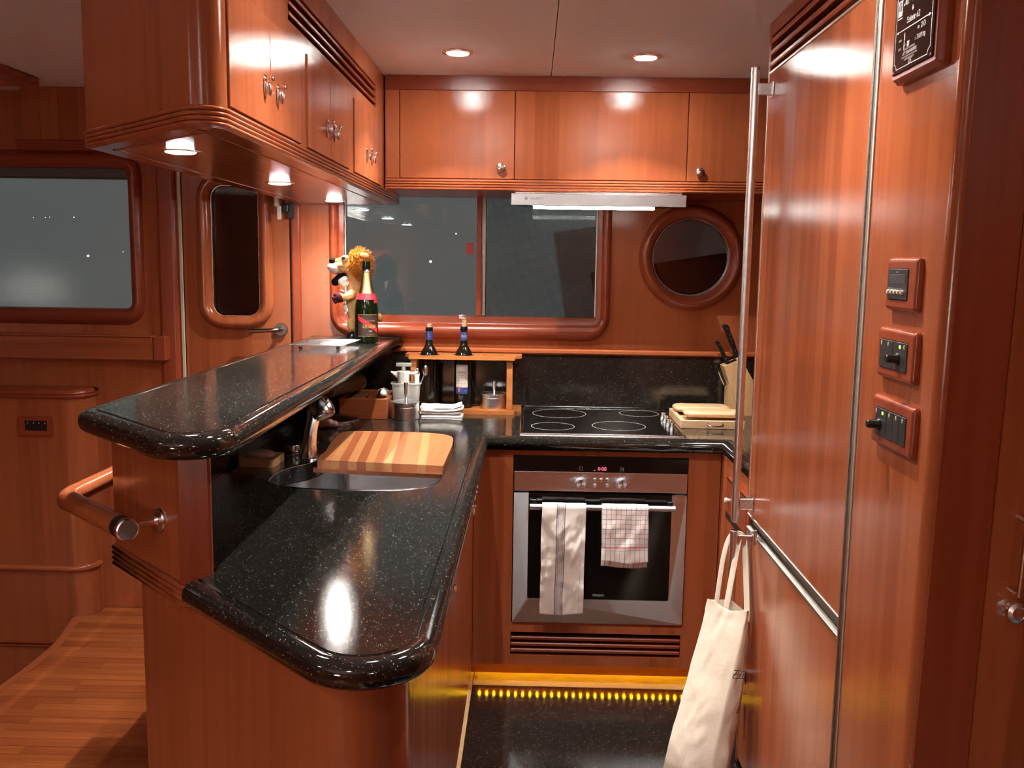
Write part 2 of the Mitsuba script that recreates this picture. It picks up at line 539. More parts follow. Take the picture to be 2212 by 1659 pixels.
# back wall (the ship's side) with its openings
WY = 3.80
holes = [rrect(-3.6, -1.636, 1.305, 1.90, 0.03), rrect(-1.318, -1.112, 1.288, 1.830, 0.05), rrect(-0.775, 0.272, 1.300, 1.88, 0.02)]
th = np.arange(48) * 2 * np.pi / 48
holes.append(np.c_[0.644 + 0.16 * np.cos(th), 1.56 + 0.16 * np.sin(th)])
shape = sg.box(-3.2, -0.5, 1.9, ZC)
doorway = sg.box(-1.437, 0.0, -0.985, 2.0)
wall = shape.difference(doorway)
for i in (0, 2, 3):
    wall = wall.difference(sg.Polygon(holes[i]))
wb = struct('wall_back', 'cherry veneer wall along the ship side behind the galley')
xs = [-3.2, -1.437, -0.985, -0.55, 0.36, 1.9]
for a, b in zip(xs[:-1], xs[1:]):
    g = wall.intersection(sg.box(a, -1, b, 3))
    part(wb, 'panel', ext(g, 'y', WY, WY + 0.05), 'cherry_upright' if a > -1 else 'cherry_upright_b', smooth=False)
part(wb, 'top_ledge', bx(-0.56, 1.0, 3.752, WY, 1.160, 1.182, 0.006), 'cherry_across', label='narrow wooden ledge along the top of the granite upstand')

# windows
FR = [(0, 0), (0.02, 0.008), (0.12, 0.020), (0.30, 0.030), (0.55, 0.033), (0.80, 0.028), (0.95, 0.018), (1.0, 0.008), (1.0, -0.03), (0.0, -0.03)]
W1 = struct('window_1', 'saloon window with a rounded dark red wooden frame')
part(W1, 'frame', ring_frame(rrect(-3.55, -1.592, 1.250, 1.955, 0.09), rrect(-3.5, -1.645, 1.318, 1.885, 0.03), FR, WY), 'mahogany_across', 60)
part(W1, 'pane', sheet(-3.19, -1.63, WY + 0.026, 1.306, 1.898), 'pane_glass', smooth=False)
part(W1, 'blind', cat(bx(-3.19, -1.645, WY + 0.012, WY + 0.02, 1.845, 1.90, 0.002), cyl((-3.19, WY + 0.012, 1.846), (-1.65, WY + 0.012, 1.846), 0.004, 8)), 'grey_print', label='rolled dark blind at the top of the window')
W2 = struct('window_2', 'wide sliding galley window with a rounded dark red wooden frame')
fo = rrect(-0.828, 0.322, 1.214, 1.95, (0.10, 0.10, 0.10, 0.10))
fi = rrect(-0.767, 0.265, 1.308, 1.88, 0.004)
FR2 = [(0, 0), (0.02, 0.010), (0.10, 0.024), (0.25, 0.034), (0.42, 0.036), (0.58, 0.028), (0.66, 0.018), (0.72, 0.014), (1.0, 0.012), (1.0, -0.035), (0.0, -0.035)]
part(W2, 'frame', ring_frame(fo, fi, FR2, WY), 'mahogany_across', 60)
part(W2, 'pane', sheet(-0.770, -0.176, WY + 0.020, 1.302, 1.879), 'pane_glass', smooth=False)
part(W2, 'pane', sheet(-0.215, 0.270, WY + 0.036, 1.302, 1.879), 'pane_glass', smooth=False)
part(W2, 'channel', cat(bx(-0.7665, -0.7600, WY + 0.004, WY + 0.016, 1.31, 1.878, 0.001), bx(0.2585, 0.2645, WY + 0.0, WY + 0.016, 1.31, 1.878, 0.001)), 'alloy_trim', label='thin metal channel at the window edge')
part(W2, 'sash_bar', bx(-0.226, -0.205, WY + 0.002, WY + 0.016, 1.309, 1.878, 0.003), 'mahogany_upright', label='dark red meeting stile between the two panes')
part(W2, 'sash_bar', bx(-0.203, -0.186, WY - 0.004, WY + 0.016, 1.309, 1.878, 0.003), 'steel_dark', label='dark metal edge of the screen frame')
wires = []
for i in range(112):
    x = -0.183 + 0.44 * i / 111
    wires.append(trimesh.creation.box(bounds=[[x, WY + 0.0080, 1.309], [x + 0.0011, WY + 0.0088, 1.878]]))
for i in range(146):
    z = 1.311 + 0.565 * i / 145
    wires.append(trimesh.creation.box(bounds=[[-0.184, WY + 0.0090, z], [0.2575, WY + 0.0098, z + 0.0011]]))
part(W2, 'insect_screen', cat(wires), 'black_plastic', False, 'fine dark insect screen over the right half', 'stuff')
part(W2, 'handle_tab', bx(-0.268, -0.240, WY + 0.012, WY + 0.018, 1.560, 1.606, 0.001), plain((0.45, 0.03, 0.03)), label='small red sticker on the left pane')
W3 = struct('window_3', 'round porthole with a thick dark red wooden ring')
ca = np.c_[np.cos(th), np.sin(th)]
PC = np.array([0.644, 1.56])
part(W3, 'frame', ring_frame(PC + ca * 0.212, PC + ca * 0.156, [(0, 0), (0.02, 0.012), (0.12, 0.030), (0.30, 0.042), (0.50, 0.045), (0.72, 0.038), (0.9, 0.022), (1.0, 0.010), (1.0, -0.03), (0, -0.03)], WY), 'mahogany_across', 60)
part(W3, 'rim', ring_frame(PC + ca * 0.1575, PC + ca * 0.150, [(0, -0.014), (0.2, -0.004), (0.6, -0.004), (1, -0.010), (1, -0.02), (0, -0.02)], WY), 'chrome', 60, 'chrome rim around the porthole glass')
part(W3, 'pane', trimesh.Trimesh(np.vstack([np.c_[PC[0] + ca[:, 0] * 0.152, np.full(48, WY + 0.023), PC[1] + ca[:, 1] * 0.152], [(PC[0], WY + 0.023, PC[1])]]), [(i, (i + 1) % 48, 48) for i in range(48)], process=False), 'pane_glass', smooth=False)
ob = thing('added_porthole_board', 'dark boards added outside the round porthole to darken its glass', 'board')  # added boards that turn the porthole view black and grey
c_, s_ = math.cos(math.radians(9)), math.sin(math.radians(9))
def tilt(m, cx, cz, deg):
    a = math.radians(deg)
    v = np.array(m.vertices)
    x, z = v[:, 0] - cx, v[:, 2] - cz
    v[:, 0], v[:, 2] = cx + x * math.cos(a) - z * math.sin(a), cz + x * math.sin(a) + z * math.cos(a)
    return trimesh.Trimesh(v, m.faces, process=False)
part(ob, 'lower_board', tilt(bx(0.25, 1.15, 4.02, 4.05, 0.9, 1.558, 0.004), 0.67, 1.555, 9), 'black_matt')
part(ob, 'upper_board', tilt(bx(0.1, 1.4, 4.45, 4.48, 1.3, 1.765, 0.004), 0.67, 1.72, 9), plain((0.42, 0.38, 0.38), 0.4), label='greyer upper board')
part(ob, 'post', bx(0.62, 0.72, 4.06, 4.44, 0.0, 1.45, 0.004), 'black_matt')

# cabin door
D1 = struct('door_1', 'cherry side door with a tall rounded window')
leaf = sg.box(-1.430, 0.04, -0.992, 1.985).difference(sg.Polygon(holes[1]))
part(D1, 'leaf', ext(leaf, 'y', WY + 0.004, WY + 0.045), 'cherry_upright', smooth=False)
part(D1, 'window_frame', ring_frame(rrect(-1.371, -1.058, 1.240, 1.885, 0.115), rrect(-1.313, -1.119, 1.294, 1.824, 0.05), [(0, -0.004), (0.02, 0.006), (0.12, 0.018), (0.32, 0.027), (0.55, 0.028), (0.8, 0.020), (0.95, 0.010), (1.0, 0.0), (1.0, -0.03), (0, -0.03)], WY), 'cherry_upright_b', 60, 'rounded wooden frame of the door window')
part(D1, 'rim', ring_frame(rrect(-1.316, -1.116, 1.291, 1.827, 0.052), rrect(-1.308, -1.124, 1.299, 1.819, 0.045), [(0, -0.016), (0.2, -0.004), (0.6, -0.004), (1, -0.010), (1, -0.02), (0, -0.02)], WY), 'chrome', 60, 'polished metal rim of the door window')
part(D1, 'pane', sheet(-1.318, -1.114, WY + 0.024, 1.289, 1.829), 'pane_glass', smooth=False)
part(D1, 'added_backing', bx(-1.40, -1.03, WY + 0.10, WY + 0.11, 1.2, 1.9, 0), 'black_matt', label='black panel added outside the door glass to darken it')  # added panel, keeps the outside glow out of the door glass
part(D1, 'edge_strip', bx(-1.446, -1.433, WY - 0.006, WY + 0.004, 0.03, 2.0, 0.002), 'cream_plastic', label='pale seal strip along the hinge edge')
h = part(D1, 'door_handle', cat(lathe([(0, -0.012), (0.026, -0.012), (0.027, -0.006), (0.026, 0), (0, 0)], (-1.031, WY, 1.243), (0, 1, 0)),
                               tube(smooth_path([(-1.031, WY - 0.01, 1.243), (-1.031, WY - 0.042, 1.243), (-1.045, WY - 0.055, 1.242), (-1.075, WY - 0.056, 1.240), (-1.148, WY - 0.053, 1.236)], 5), 0.0085, 12)), 'steel_dark', 40, 'dull metal lever handle')
part(D1, 'jamb', cat(ext(rounded([(-0.985, WY + 0.04), (-0.985, WY - 0.012, 0.01), (-0.945, WY - 0.012, 0.01), (-0.945, WY + 0.04)], 5), 'z', 0.03, 2.0)), 'mahogany_upright', label='rounded upright beside the door')
part(D1, 'jamb', ext(rounded([(-1.530, WY), (-1.530, WY - 0.020, 0.014), (-1.452, WY - 0.020, 0.018), (-1.452, WY)], 6), 'z', 0.03, 1.96), 'mahogany_upright', label='rounded upright between door and saloon window')

# saloon cornice, window shelf, wall cabinet
T1 = struct('trim_1', 'planked cornice under the ceiling above the saloon window')
for i in range(14):
    b = -0.97 - i * 0.0755
    part(T1, 'plank', bx(b - 0.0749, b, 3.712, WY, 1.985, ZC - 0.001, 0.0008), ['cherry_upright', 'cherry_upright_b', 'mahogany_upright'][r_.randrange(3)], smooth=False)
for k in range(3):
    part(T1, 'rib', cyl((-2.05, 3.716, 1.979 - 0.012 * k), (-0.965, 3.716, 1.979 - 0.012 * k), 0.0058, 10), 'mahogany_across')
part(T1, 'soffit', bx(-2.05, -0.965, 3.712, WY, 1.945, 1.984, 0.001), 'mahogany_across')

wsr = struct('wall_right', 'cherry panel wall with switch plates beside the fridge')
def leaning(poly_bottom, poly_top, z0, z1):
    return loft([np.c_[poly_bottom, np.full(len(poly_bottom), z0)], np.c_[poly_top, np.full(len(poly_top), z1)]], caps=True)
def col(y0):
    return ccw(rounded([(0.646, 1.806), (0.646, y0, 0.022), (0.752, y0 + 0.002), (0.752, 1.806)], 8))
part(wsr, 'corner_panel', leaning(col(1.498), col(1.446), -0.02, ZC), 'cherry_upright', 30)
part(wsr, 'side_panel', leaning(ccw([(0.6535, 1.4975), (0.738, 1.487), (0.738, 1.5), (0.6535, 1.51)]), ccw([(0.6665, 1.4445), (0.752, 1.434), (0.752, 1.45), (0.6665, 1.46)]), -0.02, ZC), 'mahogany_upright', 30, 'wood face turned towards the camera, its shade put into a darker colour')  # darker wood colour stands in for shade on this unlit face
D2 = struct('door_2', 'plain cherry door at the far right with a bar handle')
part(D2, 'leaf', leaning(ccw([(0.741, 1.492), (1.6, 1.40), (1.6, 1.44), (0.741, 1.53)]), ccw([(0.755, 1.438), (1.6, 1.35), (1.6, 1.39), (0.755, 1.475)]), 0.03, ZC - 0.002), 'cherry_upright', 30)
hy = 1.468
part(D2, 'pull_handle', tube(smooth_path([(0.787, hy, 1.132), (0.787, hy - 0.030, 1.131), (0.787, hy - 0.036, 1.122), (0.784, hy - 0.036, 1.02), (0.784, hy - 0.030, 1.011), (0.784, hy + 0.003, 1.011)], 5), 0.0042, 10), 'chrome', 40, 'slim bent bar handle')
part(D2, 'door_knob', lathe([(0, 0), (0.021, 0), (0.0225, 0.003), (0.021, 0.006), (0.013, 0.008), (0.011, 0.018), (0.016, 0.022), (0.0185, 0.028), (0.017, 0.035), (0.011, 0.039), (0.009, 0.0375), (0, 0.0385)], (0.788, hy + 0.004, 0.980), (0, -1, 0), 28), 'chrome', 40, 'round chrome knob')
part(D2, 'vent', cat(bx(0.842, 1.05, 1.436, 1.47, 0.25, 0.80, 0.002)), 'black_matt', label='dark vent near the bottom')

# unseen saloon walls, closing the room behind the camera for bounce light
struct_rear = struct('wall_rear', 'unseen wood wall of the saloon behind the camera')
part(struct_rear, 'panel', bx(-3.2, 1.9, -2.05, -2.0, -0.5, ZC, 0), 'cherry_upright')
wl = struct('wall_left', 'unseen wood wall at the far end of the saloon')
part(wl, 'panel', bx(-3.25, -3.2, -2.0, 3.85, -0.5, ZC, 0), 'cherry_upright_b')
wr = struct('wall_side', 'unseen wood wall behind the fridge and the right-hand door')
part(wr, 'panel', bx(1.9, 1.95, -2.0, 3.85, -0.5, ZC, 0), 'cherry_upright')

# ================================================================== lamps
def downlight(name, x, y, z, r, power, label, cat_, group, spot=None):
    t = thing(name, label, cat_, group)
    part(t, 'trim_ring', lathe([(r + 0.012, 0), (r + 0.0125, -0.003), (r + 0.009, -0.005), (r + 0.003, -0.006), (r, -0.0045), (r, 0)], (x, y, z), n=40), 'chrome', 40)
    part(t, 'lens', lathe([(0, -0.0098), (r * 0.35, -0.0096), (r * 0.68, -0.0088), (r * 0.9, -0.0074), (r, -0.005), (r, -0.001), (0, -0.001)], (x, y, z), n=32), 'white_plastic', 30, 'glowing lens', emitter=emitter(power, 3.0 if z > 2 else 2.0))
    if spot:
        scene[t + '_beam'] = {'type': 'spot', 'sampling_weight': 1.5, 'intensity': rgb(*spot), 'cutoff_angle': 52.0 if z > 2 else 66.0, 'beam_width': 16.0, 'to_world': T().look_at(origin=[x, y, z - 0.018], target=[x, y, z - 1.0], up=[0, 1, 0])}
    return t


for i, (x, y) in enumerate([(-0.247, 3.047), (0.354, 3.086), (-0.247, 1.83), (0.354, 1.86)]):
    downlight('ceiling_light', x, y, ZC, 0.036, LAMP_CEILING, ['lit recessed ceiling lamp nearer the louvred left cabinets', 'lit recessed ceiling lamp nearer the tall fridge', 'unseen ceiling lamp above the peninsula front, out of view, lighting counter and oven front', 'unseen ceiling lamp beside the fridge door, out of view, lighting towels and bag'][i], 'ceiling light', 'recessed lamps in the galley ceiling', [v * (1, 1, 0.6, 0.5)[i] for v in SPOT_CEILING])  # last two are out of view, placed to light oven front and counter
for i, (x, y) in enumerate([(-0.756, 2.012), (-0.752, 2.78), (-0.75, 3.536)]):
    downlight('shelf_light', x, y, 1.7555, 0.032, LAMP_SHELF, ['lit lamp under the left cabinet, nearest its rounded front corner', 'lit lamp under the left cabinet, second of the row of three', 'lit lamp under the left cabinet, above the plush lion'][i], 'downlight', 'lamps under the left cabinet', SPOT_SHELF)
for i, (x, y) in enumerate([(-2.3, 0.6), (-0.75, -0.2), (0.85, -1.6)]):
    downlight('unseen_saloon_light', x, y, ZC, 0.036, [v * (0.45, 0.9, 1.2)[i] for v in LAMP_UNSEEN_SALOON], ['unseen saloon ceiling lamp out of view, placed to light the left floor', 'unseen saloon ceiling lamp out of view, placed to light the peninsula front', 'unseen saloon ceiling lamp out of view, placed to light the right column'][i], 'ceiling light', 'unseen saloon lamps')  # all out of view, placed to light floor, peninsula front and right column

tl = thing('unseen_lamp', 'unseen lamp behind the camera, placed to light the peninsula and cabinet fronts', 'lamp')  # out of view; kind and place chosen to light the front faces
part(tl, 'base', lathe([(0, 0), (0.09, 0), (0.09, 0.02), (0.02, 0.04), (0.015, 0.36), (0, 0.36)], (-1.7, -1.0, 0.7405), n=24), 'chrome', 40)
part(tl, 'shade', lathe([(0.12, 0), (0.15, 0), (0.12, 0.28), (0.09, 0.28), (0.12, 0)], (-1.7, -1.0, 1.10), n=32), 'white_plastic', 40, 'glowing surface of the unseen lamp', emitter=emitter(LAMP_UNSEEN, 3.0))
tb_ = thing('unseen_table', 'unseen table that carries the unseen lamp behind the camera', 'table')  # out of view, only there to carry the lamp
part(tb_, 'top', bx(-2.0, -1.4, -1.3, -0.7, 0.71, 0.74, 0.005), 'cherry_across')
part(tb_, 'column', cyl((-1.7, -1.0, 0.04), (-1.7, -1.0, 0.7099), 0.05, 20), 'mahogany_upright')
part(tb_, 'foot', cyl((-1.7, -1.0, 0.0182), (-1.7, -1.0, 0.0399), 0.2, 32), 'mahogany_upright')

# ================================================================== overhead cabinet over the bar
XL, S45 = -0.538, 1.03
def front45(xl, xr, s, yb, r_right, r_left, n=10):
    """Plan of the bevel-fronted units: left side xl, right side xr, the front running along x + y = s."""
    return ccw(rounded([(xr, yb), (xr, s - xr, r_right), (xl, s - xl, r_left), (xl, yb)], n))


oc = thing('overhead_cabinet', 'cherry cabinet hanging over the bar with an angled rounded front', 'cabinet')
plan = front45(-0.950, XL, S45, 3.79, 0.045, 0.03)
body = ext(sg.Polygon(inset(plan, 0.004)), 'z', 1.789, ZC - 0.001)
door_y = [(1.674, 1.934), (1.937, 2.188), (2.254, 2.502), (2.505, 2.753), (2.834, 3.084), (3.087, 3.337)]
cut = [man(bx(-0.566, -0.5, a - 0.0014, b + 0.0014, 1.7904, 2.0094, 0)) for a, b in door_y]
cut.append(man(bx(-0.60, -0.5, 2.095, 3.24, 2.046, 2.122, 0)))
solid = man(body)
for c in cut:
    solid = solid - c
part(oc, 'carcase', tm(solid), 'cherry_upright_b', 30)
part(oc, 'moulding', slab(plan, [(0.012, 1.752)] + [(max(d, 0), z) for d, z in ribs(plan, 1.754, 1.789, 4, 0.006)] + [(0.02, 1.7895)]), 'cherry_along', 50, 'reeded band round the foot')
part(oc, 'groove_line', loft([np.c_[inset(plan, d), np.full(len(plan), z)] for d, z in [(0.055, 1.7525), (0.055, 1.7512), (0.058, 1.7505), (0.061, 1.7512), (0.061, 1.7525)]]), 'mahogany_along')
for i, (a, b) in enumerate(door_y):
    d = part(oc, 'door', bx(-0.5515, XL, a, b, 1.792, 2.008, 0.0012), 'cherry_upright', False)
    hy_ = b - 0.045 if i % 2 == 0 else a + 0.045
    hz = 1.867
    part(d, 'pull', cat(lathe([(0, 0), (0.0075, 0), (0.0085, 0.002), (0.006, 0.004), (0.003, 0.006), (0.003, 0.011), (0.0055, 0.013), (0.0065, 0.0165), (0.005, 0.0195), (0, 0.021)], (XL, hy_, hz + 0.014), (1, 0, 0), 16),
                        sph((XL + 0.010, hy_, hz - 0.006), 0.0068, 2, (0.8, 1.0, 2.1)), sph((XL + 0.002, hy_, hz - 0.004), 0.0085, 2, (0.25, 1.0, 2.6))), 'chrome', 50, 'small chrome drop pull')
part(oc, 'vent_recess', bx(-0.598, -0.590, 2.096, 3.239, 2.047, 2.121, 0), 'gap_dark')
for k in range(3):
    z = 2.062 + 0.0235 * k
    part(oc, 'vent_slat', ext(rounded([(-0.586, z + 0.010, 0.002), (-0.540, z - 0.006, 0.003), (-0.540, z + 0.004, 0.003), (-0.586, z + 0.018, 0.002)], 4), 'y', 2.097, 3.238), 'mahogany_along')

# ================================================================== overhead cabinets on the back wall
YC = 3.414
XB = -0.5372
ob_ = thing('overhead_cabinet', 'long cherry cabinet under the ceiling on the back wall with three doors', 'cabinet')
dx = [(-0.484, -0.0703), (-0.0677, 0.5505), (0.553, 0.955)]
carc = man(bx(XB, 1.1, YC, 3.799, 1.786, ZC - 0.001, 0))
for a, b in dx:
    carc = carc - man(bx(a - 0.0014, b + 0.0014, YC - 0.1, YC + 0.016, 1.8262, 2.1392, 0))
part(ob_, 'carcase', tm(carc), 'mahogany_across', 30, 'frieze and stile around the doors')
part(ob_, 'stile', bx(XB, -0.4865, YC - 0.002, YC + 0.01, 1.828, 2.137, 0.001), 'cherry_upright_b')
for k in range(4):
    part(ob_, 'rib', cyl((XB, YC - 0.001, 1.7915 + 0.0095 * k), (1.1, YC - 0.001, 1.7915 + 0.0095 * k), 0.0046, 10), 'cherry_across')
for i, (a, b) in enumerate(dx):
    d = part(ob_, 'door', bx(a, b, YC, YC + 0.0155, 1.828, 2.138, 0.0012), ['cherry_upright', 'cherry_upright', 'cherry_upright_b'][i], False)
    if i != 1:
        kx, kz = ((-0.118, 1.867), (0.598, 1.859))[i // 2]
        part(d, 'knob', lathe([(0, 0), (0.010, 0), (0.009, 0.008), (0.0145, 0.012), (0.0165, 0.017), (0.0155, 0.021), (0.010, 0.024), (0.0, 0.0245)], (kx, YC, kz), (0, -1, 0), 28), 'chrome', 40, 'round chrome knob')

# ================================================================== cooker hood
hd = thing('range_hood', 'slim brushed steel cooker hood with a lit tube under the back cabinets', 'range hood')
part(hd, 'front_panel', bx(-0.079, 0.551, 3.385, 3.397, 1.7345, 1.7765, 0.0015), 'steel', False)
part(hd, 'body', bx(-0.066, 0.540, 3.398, 3.74, 1.752, 1.784, 0.003), 'steel', False)
part(hd, 'lip', bx(-0.060, 0.534, 3.40, 3.46, 1.737, 1.752, 0.004), 'steel', False)
part(hd, 'lamp', soft_box(0.0, 0.447, 3.445, 3.470, 1.7255, 1.7372, 0.005), 'white_plastic', 40, 'glowing lamp tube', emitter=emitter(LAMP_HOOD, 1.0))
part(hd, 'grease_filter', cat([bx(-0.04 + i * 0.0285, -0.04 + i * 0.0285 + 0.02, 3.49, 3.72, 1.748, 1.752, 0.001) for i in range(20)]), 'steel_dark', False)
part(hd, 'lettering', text('VALENTI', 0.0085, (-0.014, 3.3848, 1.7545), (1, 0, 0), (0, 0, 1), width=0.052), 'grey_print', False, 'dark brand lettering')
em = [cyl((-0.0245 + 0.005 * math.cos(a), 3.3846, 1.7585 + 0.005 * math.sin(a)), (-0.0245 + 0.005 * math.cos(a), 3.385, 1.7585 + 0.005 * math.sin(a)), 0.0014, 8) for a in np.arange(8) * math.pi / 4]
part(hd, 'emblem', cat(em, cyl((-0.0245, 3.3846, 1.7585), (-0.0245, 3.385, 1.7585), 0.003, 12)), 'grey_print', False, 'round flower-like emblem')

# ================================================================== peninsula: base, half wall, bar
bc = thing('base_cabinet', 'cherry peninsula base below the black sink counter, with an angled front', 'cabinet')
bplan = front45(-0.82, -0.19, 1.06, 3.79, 0.085, 0.01, 12)
sol = man(ext(sg.Polygon(bplan), 'z', 0.106, 0.66)) + man(ext(sg.Polygon(bplan).difference(sg.Polygon([(-0.73, 2.29), (-0.21, 2.29), (-0.21, 3.13), (-0.73, 3.13)])), 'z', 0.66, 0.886))
ldoors = [(1.49, 2.135), (2.138, 2.975), (2.978, 3.128)]
for a, b in ldoors:
    sol = sol - man(bx(-0.206, -0.1, a - 0.0013, b + 0.0013, 0.1247, 0.8733, 0))
part(bc, 'carcase', tm(sol), 'cherry_upright', 30)
part(bc, 'foot_panel', ext(sg.Polygon(inset(bplan, 0.0)).difference(sg.box(-0.275, 1.46, 0, 4)), 'z', 0.021, 0.106), 'cherry_upright', 30)
for i, (a, b) in enumerate(ldoors):
    d = part(bc, 'door', bx(-0.2045, -0.19, a, b, 0.126, 0.872, 0.001), 'cherry_gloss', False)
    if i == 0:
        part(d, 'knob', lathe([(0, 0), (0.009, 0), (0.006, 0.005), (0.006, 0.011), (0.012, 0.016), (0.013, 0.021), (0.009, 0.026), (0, 0.027)], (-0.19, 2.09, 0.763), (1, 0, 0), 20), 'chrome', 40)
for kx, kz in [(2.945, 0.735), (2.997, 0.77), (3.045, 0.774)]:
    d = bc + '__door_001' if kx < 2.97 else bc + '__door_002'
    part(d, 'pull', cat(lathe([(0, 0), (0.008, 0), (0.005, 0.004), (0.004, 0.012), (0.007, 0.016), (0.006, 0.021), (0, 0.022)], (-0.19, kx, kz), (1, 0, 0), 16), sph((-0.178, kx, kz - 0.018), 0.0075, 2, (0.8, 1, 2))), 'chrome', 50, 'small chrome drop pull')

hw = thing('half_wall', 'cherry half wall carrying the raised bar beside the sink', 'half wall')
hplan = ccw(np.vstack([[(-0.862, 3.785), (-0.862, 1.931), (-0.631, 1.700), (-0.600, 1.700)], rounded([(-0.600, 1.676, 0.003), (-0.650, 1.676, 0.012), (-0.887, 1.917, 0.012)], 6)[:0], [(-0.600, 1.677), (-0.650, 1.677), (-0.887, 1.914), (-0.887, 3.785)]]))
part(hw, 'core', ext(sg.Polygon(hplan), 'z', 0.9125, 1.171), 'cherry_upright', 30)
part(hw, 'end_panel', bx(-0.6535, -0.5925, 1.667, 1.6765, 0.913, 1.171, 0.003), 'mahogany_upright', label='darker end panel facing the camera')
mplan = ccw(rounded([(-0.613, 3.78), (-0.613, 1.668, 0.004), (-0.652, 1.668, 0.014), (-0.895, 1.911, 0.014), (-0.895, 3.78)], 6))
mplan = np.array([(-0.600, 1.670), (-0.6535, 1.670), (-0.895, 1.9115), (-0.895, 3.78)])
mn = np.array([(0, 1), (0.3827 / 0.9239, 1.0), (1.0, 0.3827 / 0.9239), (1, 0)])
mprof = [(0.020, 0.8655)] + [(max(d, 0), z) for d, z in ribs(None, 0.866, 0.912, 4, 0.006)] + [(0.020, 0.9122)]
part(hw, 'moulding', loft([np.array([np.r_[p + m * d, z] for d, z in mprof]) for p, m in zip(mplan, mn)], caps=True), 'cherry_along', 50, 'reeded band round the foot of the half wall')
part(hw, 'splash_panel', bx(-0.8615, -0.848, 1.947, 3.76, 0.9365, 1.171, 0.001), 'granite', label='black granite face towards the sink')

BULL = [(0.052, -0.046), (0.020, -0.046), (0.010, -0.0435), (0.003, -0.036), (0.0, -0.026), (0.001, -0.017), (0.005, -0.009), (0.012, -0.003), (0.021, -0.0002), (0.030, -0.0002), (0.0325, -0.0028), (0.0355, -0.0028), (0.038, 0.0), (0.040, 0.0)]
bt = thing('bar_counter', 'raised black granite bar top with a bullnose edge', 'bar counter')
barplan = ccw(rounded([(-0.523, 3.785), (-0.523, 0.900 + 0.523, 0.088), (-0.912, 0.900 + 0.912, 0.06), (-0.912, 3.785)], 14))
part(bt, 'slab', slab(barplan, [(d, 1.221 + z) for d, z in BULL]), 'granite', 40)

# handrail on the half wall
hr = thing('handrail', 'round wooden handrail on a chrome bracket round the end of the half wall', 'handrail')
rail = smooth_path([(-0.775, 1.697, 1.016), (-0.88, 1.80, 1.014), (-0.955, 1.874, 1.013)], 4)
part(hr, 'rail', cat(tube(np.vstack([rail, [(-0.9745, 1.892, 1.0125), (-0.985, 1.912, 1.012), (-0.988, 1.935, 1.012)], [(-0.988, 2.2, 1.010), (-0.988, 2.75, 1.008)]]), 0.0215, 20)), 'cherry_across', 40)
ax = np.array([1, -1, 0]) / math.sqrt(2)
e0 = np.array([-0.775, 1.697, 1.016])
part(hr, 'end_sleeve', cyl(e0 - ax * 0.002, e0 + ax * 0.026, 0.0218, 24), 'black_plastic', label='black sleeve')
part(hr, 'end_cap', lathe([(0, 0.024), (0.0222, 0.024), (0.0228, 0.028), (0.022, 0.034), (0.0195, 0.036), (0.0185, 0.0345), (0, 0.0345)], e0, ax, 28), 'chrome', 40, 'chrome end cap')
nrm = np.array([1, 1, 0]) / math.sqrt(2)
f0 = e0 + ax * 0.004
t0 = (1.0265 - f0[0] - f0[1]) / math.sqrt(2)
part(hr, 'bracket', cat(cyl(f0 + nrm * 0.018, f0 + nrm * (t0 - 0.003), 0.0075, 16), lathe([(0.0075, 0.014), (0.011, 0.008), (0.023, 0.005), (0.025, 0.002), (0.025, 0), (0, 0)], f0 + nrm * t0, -nrm, 28)), 'chrome', 40, 'chrome stand-off and round plate')
f1 = np.array([-0.988, 2.55, 1.0085])
part(hr, 'bracket', cat(cyl(f1 + (0.018, 0, 0), (-0.888, 2.55, 1.0085), 0.0075, 16), lathe([(0.0075, 0.014), (0.011, 0.008), (0.023, 0.005), (0.025, 0.002), (0.025, 0), (0, 0)], (-0.8875, 2.55, 1.0085), (-1, 0, 0), 28)), 'chrome', 40)

# ================================================================== worktop, sink, splashback
wt = thing('worktop', 'U-shaped black granite worktop with a bullnose edge and sink cut-out', 'worktop')
wplan = ccw(rounded([(-0.14, 3.10), (-0.14, 1.122, 0.115), (-1.0, 1.98), (-1.0, 3.79), (1.1, 3.79), (1.1, 2.685), (0.655, 2.685), (0.655, 3.10)], 16))
sink_pts = smooth_path([(-0.700, 2.43), (-0.699, 2.52), (-0.675, 2.585), (-0.640, 2.64), (-0.622, 2.72), (-0.632, 2.85), (-0.640, 2.98), (-0.632, 3.07), (-0.585, 3.095), (-0.50, 3.098), (-0.40, 3.092), (-0.305, 3.075), (-0.252, 3.02), (-0.238, 2.90), (-0.236, 2.70), (-0.238, 2.50), (-0.252, 2.405), (-0.305, 2.352), (-0.40, 2.336), (-0.53, 2.332), (-0.63, 2.350), (-0.682, 2.385)], 5, closed=True)
sink_cut = ccw(sink_pts)
ws = slab(wplan, [(d, 0.936 + z) for d, z in BULL])
ws.merge_vertices()
ws = man(ws) - man(ext(sg.Polygon(sink_cut), 'z', 0.8, 1.0)) - man(ext([(-0.592, 1.664), (-0.632, 1.604), (-0.64, 1.58), (-2, 1.58), (-2, 4), (-0.850, 4), (-0.850, 1.943), (-0.612, 1.703), (-0.592, 1.703)], 'z', 0.8, 1.0))
part(wt, 'slab', tm(ws), 'granite', 40)
sp = thing('splashback', 'black speckled granite upstand along the back wall behind the cooktop', 'splashback')
part(sp, 'panel', bx(-0.848, 1.0, 3.765, 3.799, 0.9365, 1.1595, 0.001), 'granite')
sk = thing('sink', 'steel sink bowl with curved rim set under the granite', 'sink')
si = inset(sink_cut, -0.006)
bowl = [(si, 0.8895), (inset(sink_cut, 0.004), 0.889), (inset(sink_cut, 0.006), 0.80), (inset(sink_cut, 0.014), 0.735), (inset(sink_cut, 0.04), 0.722)]
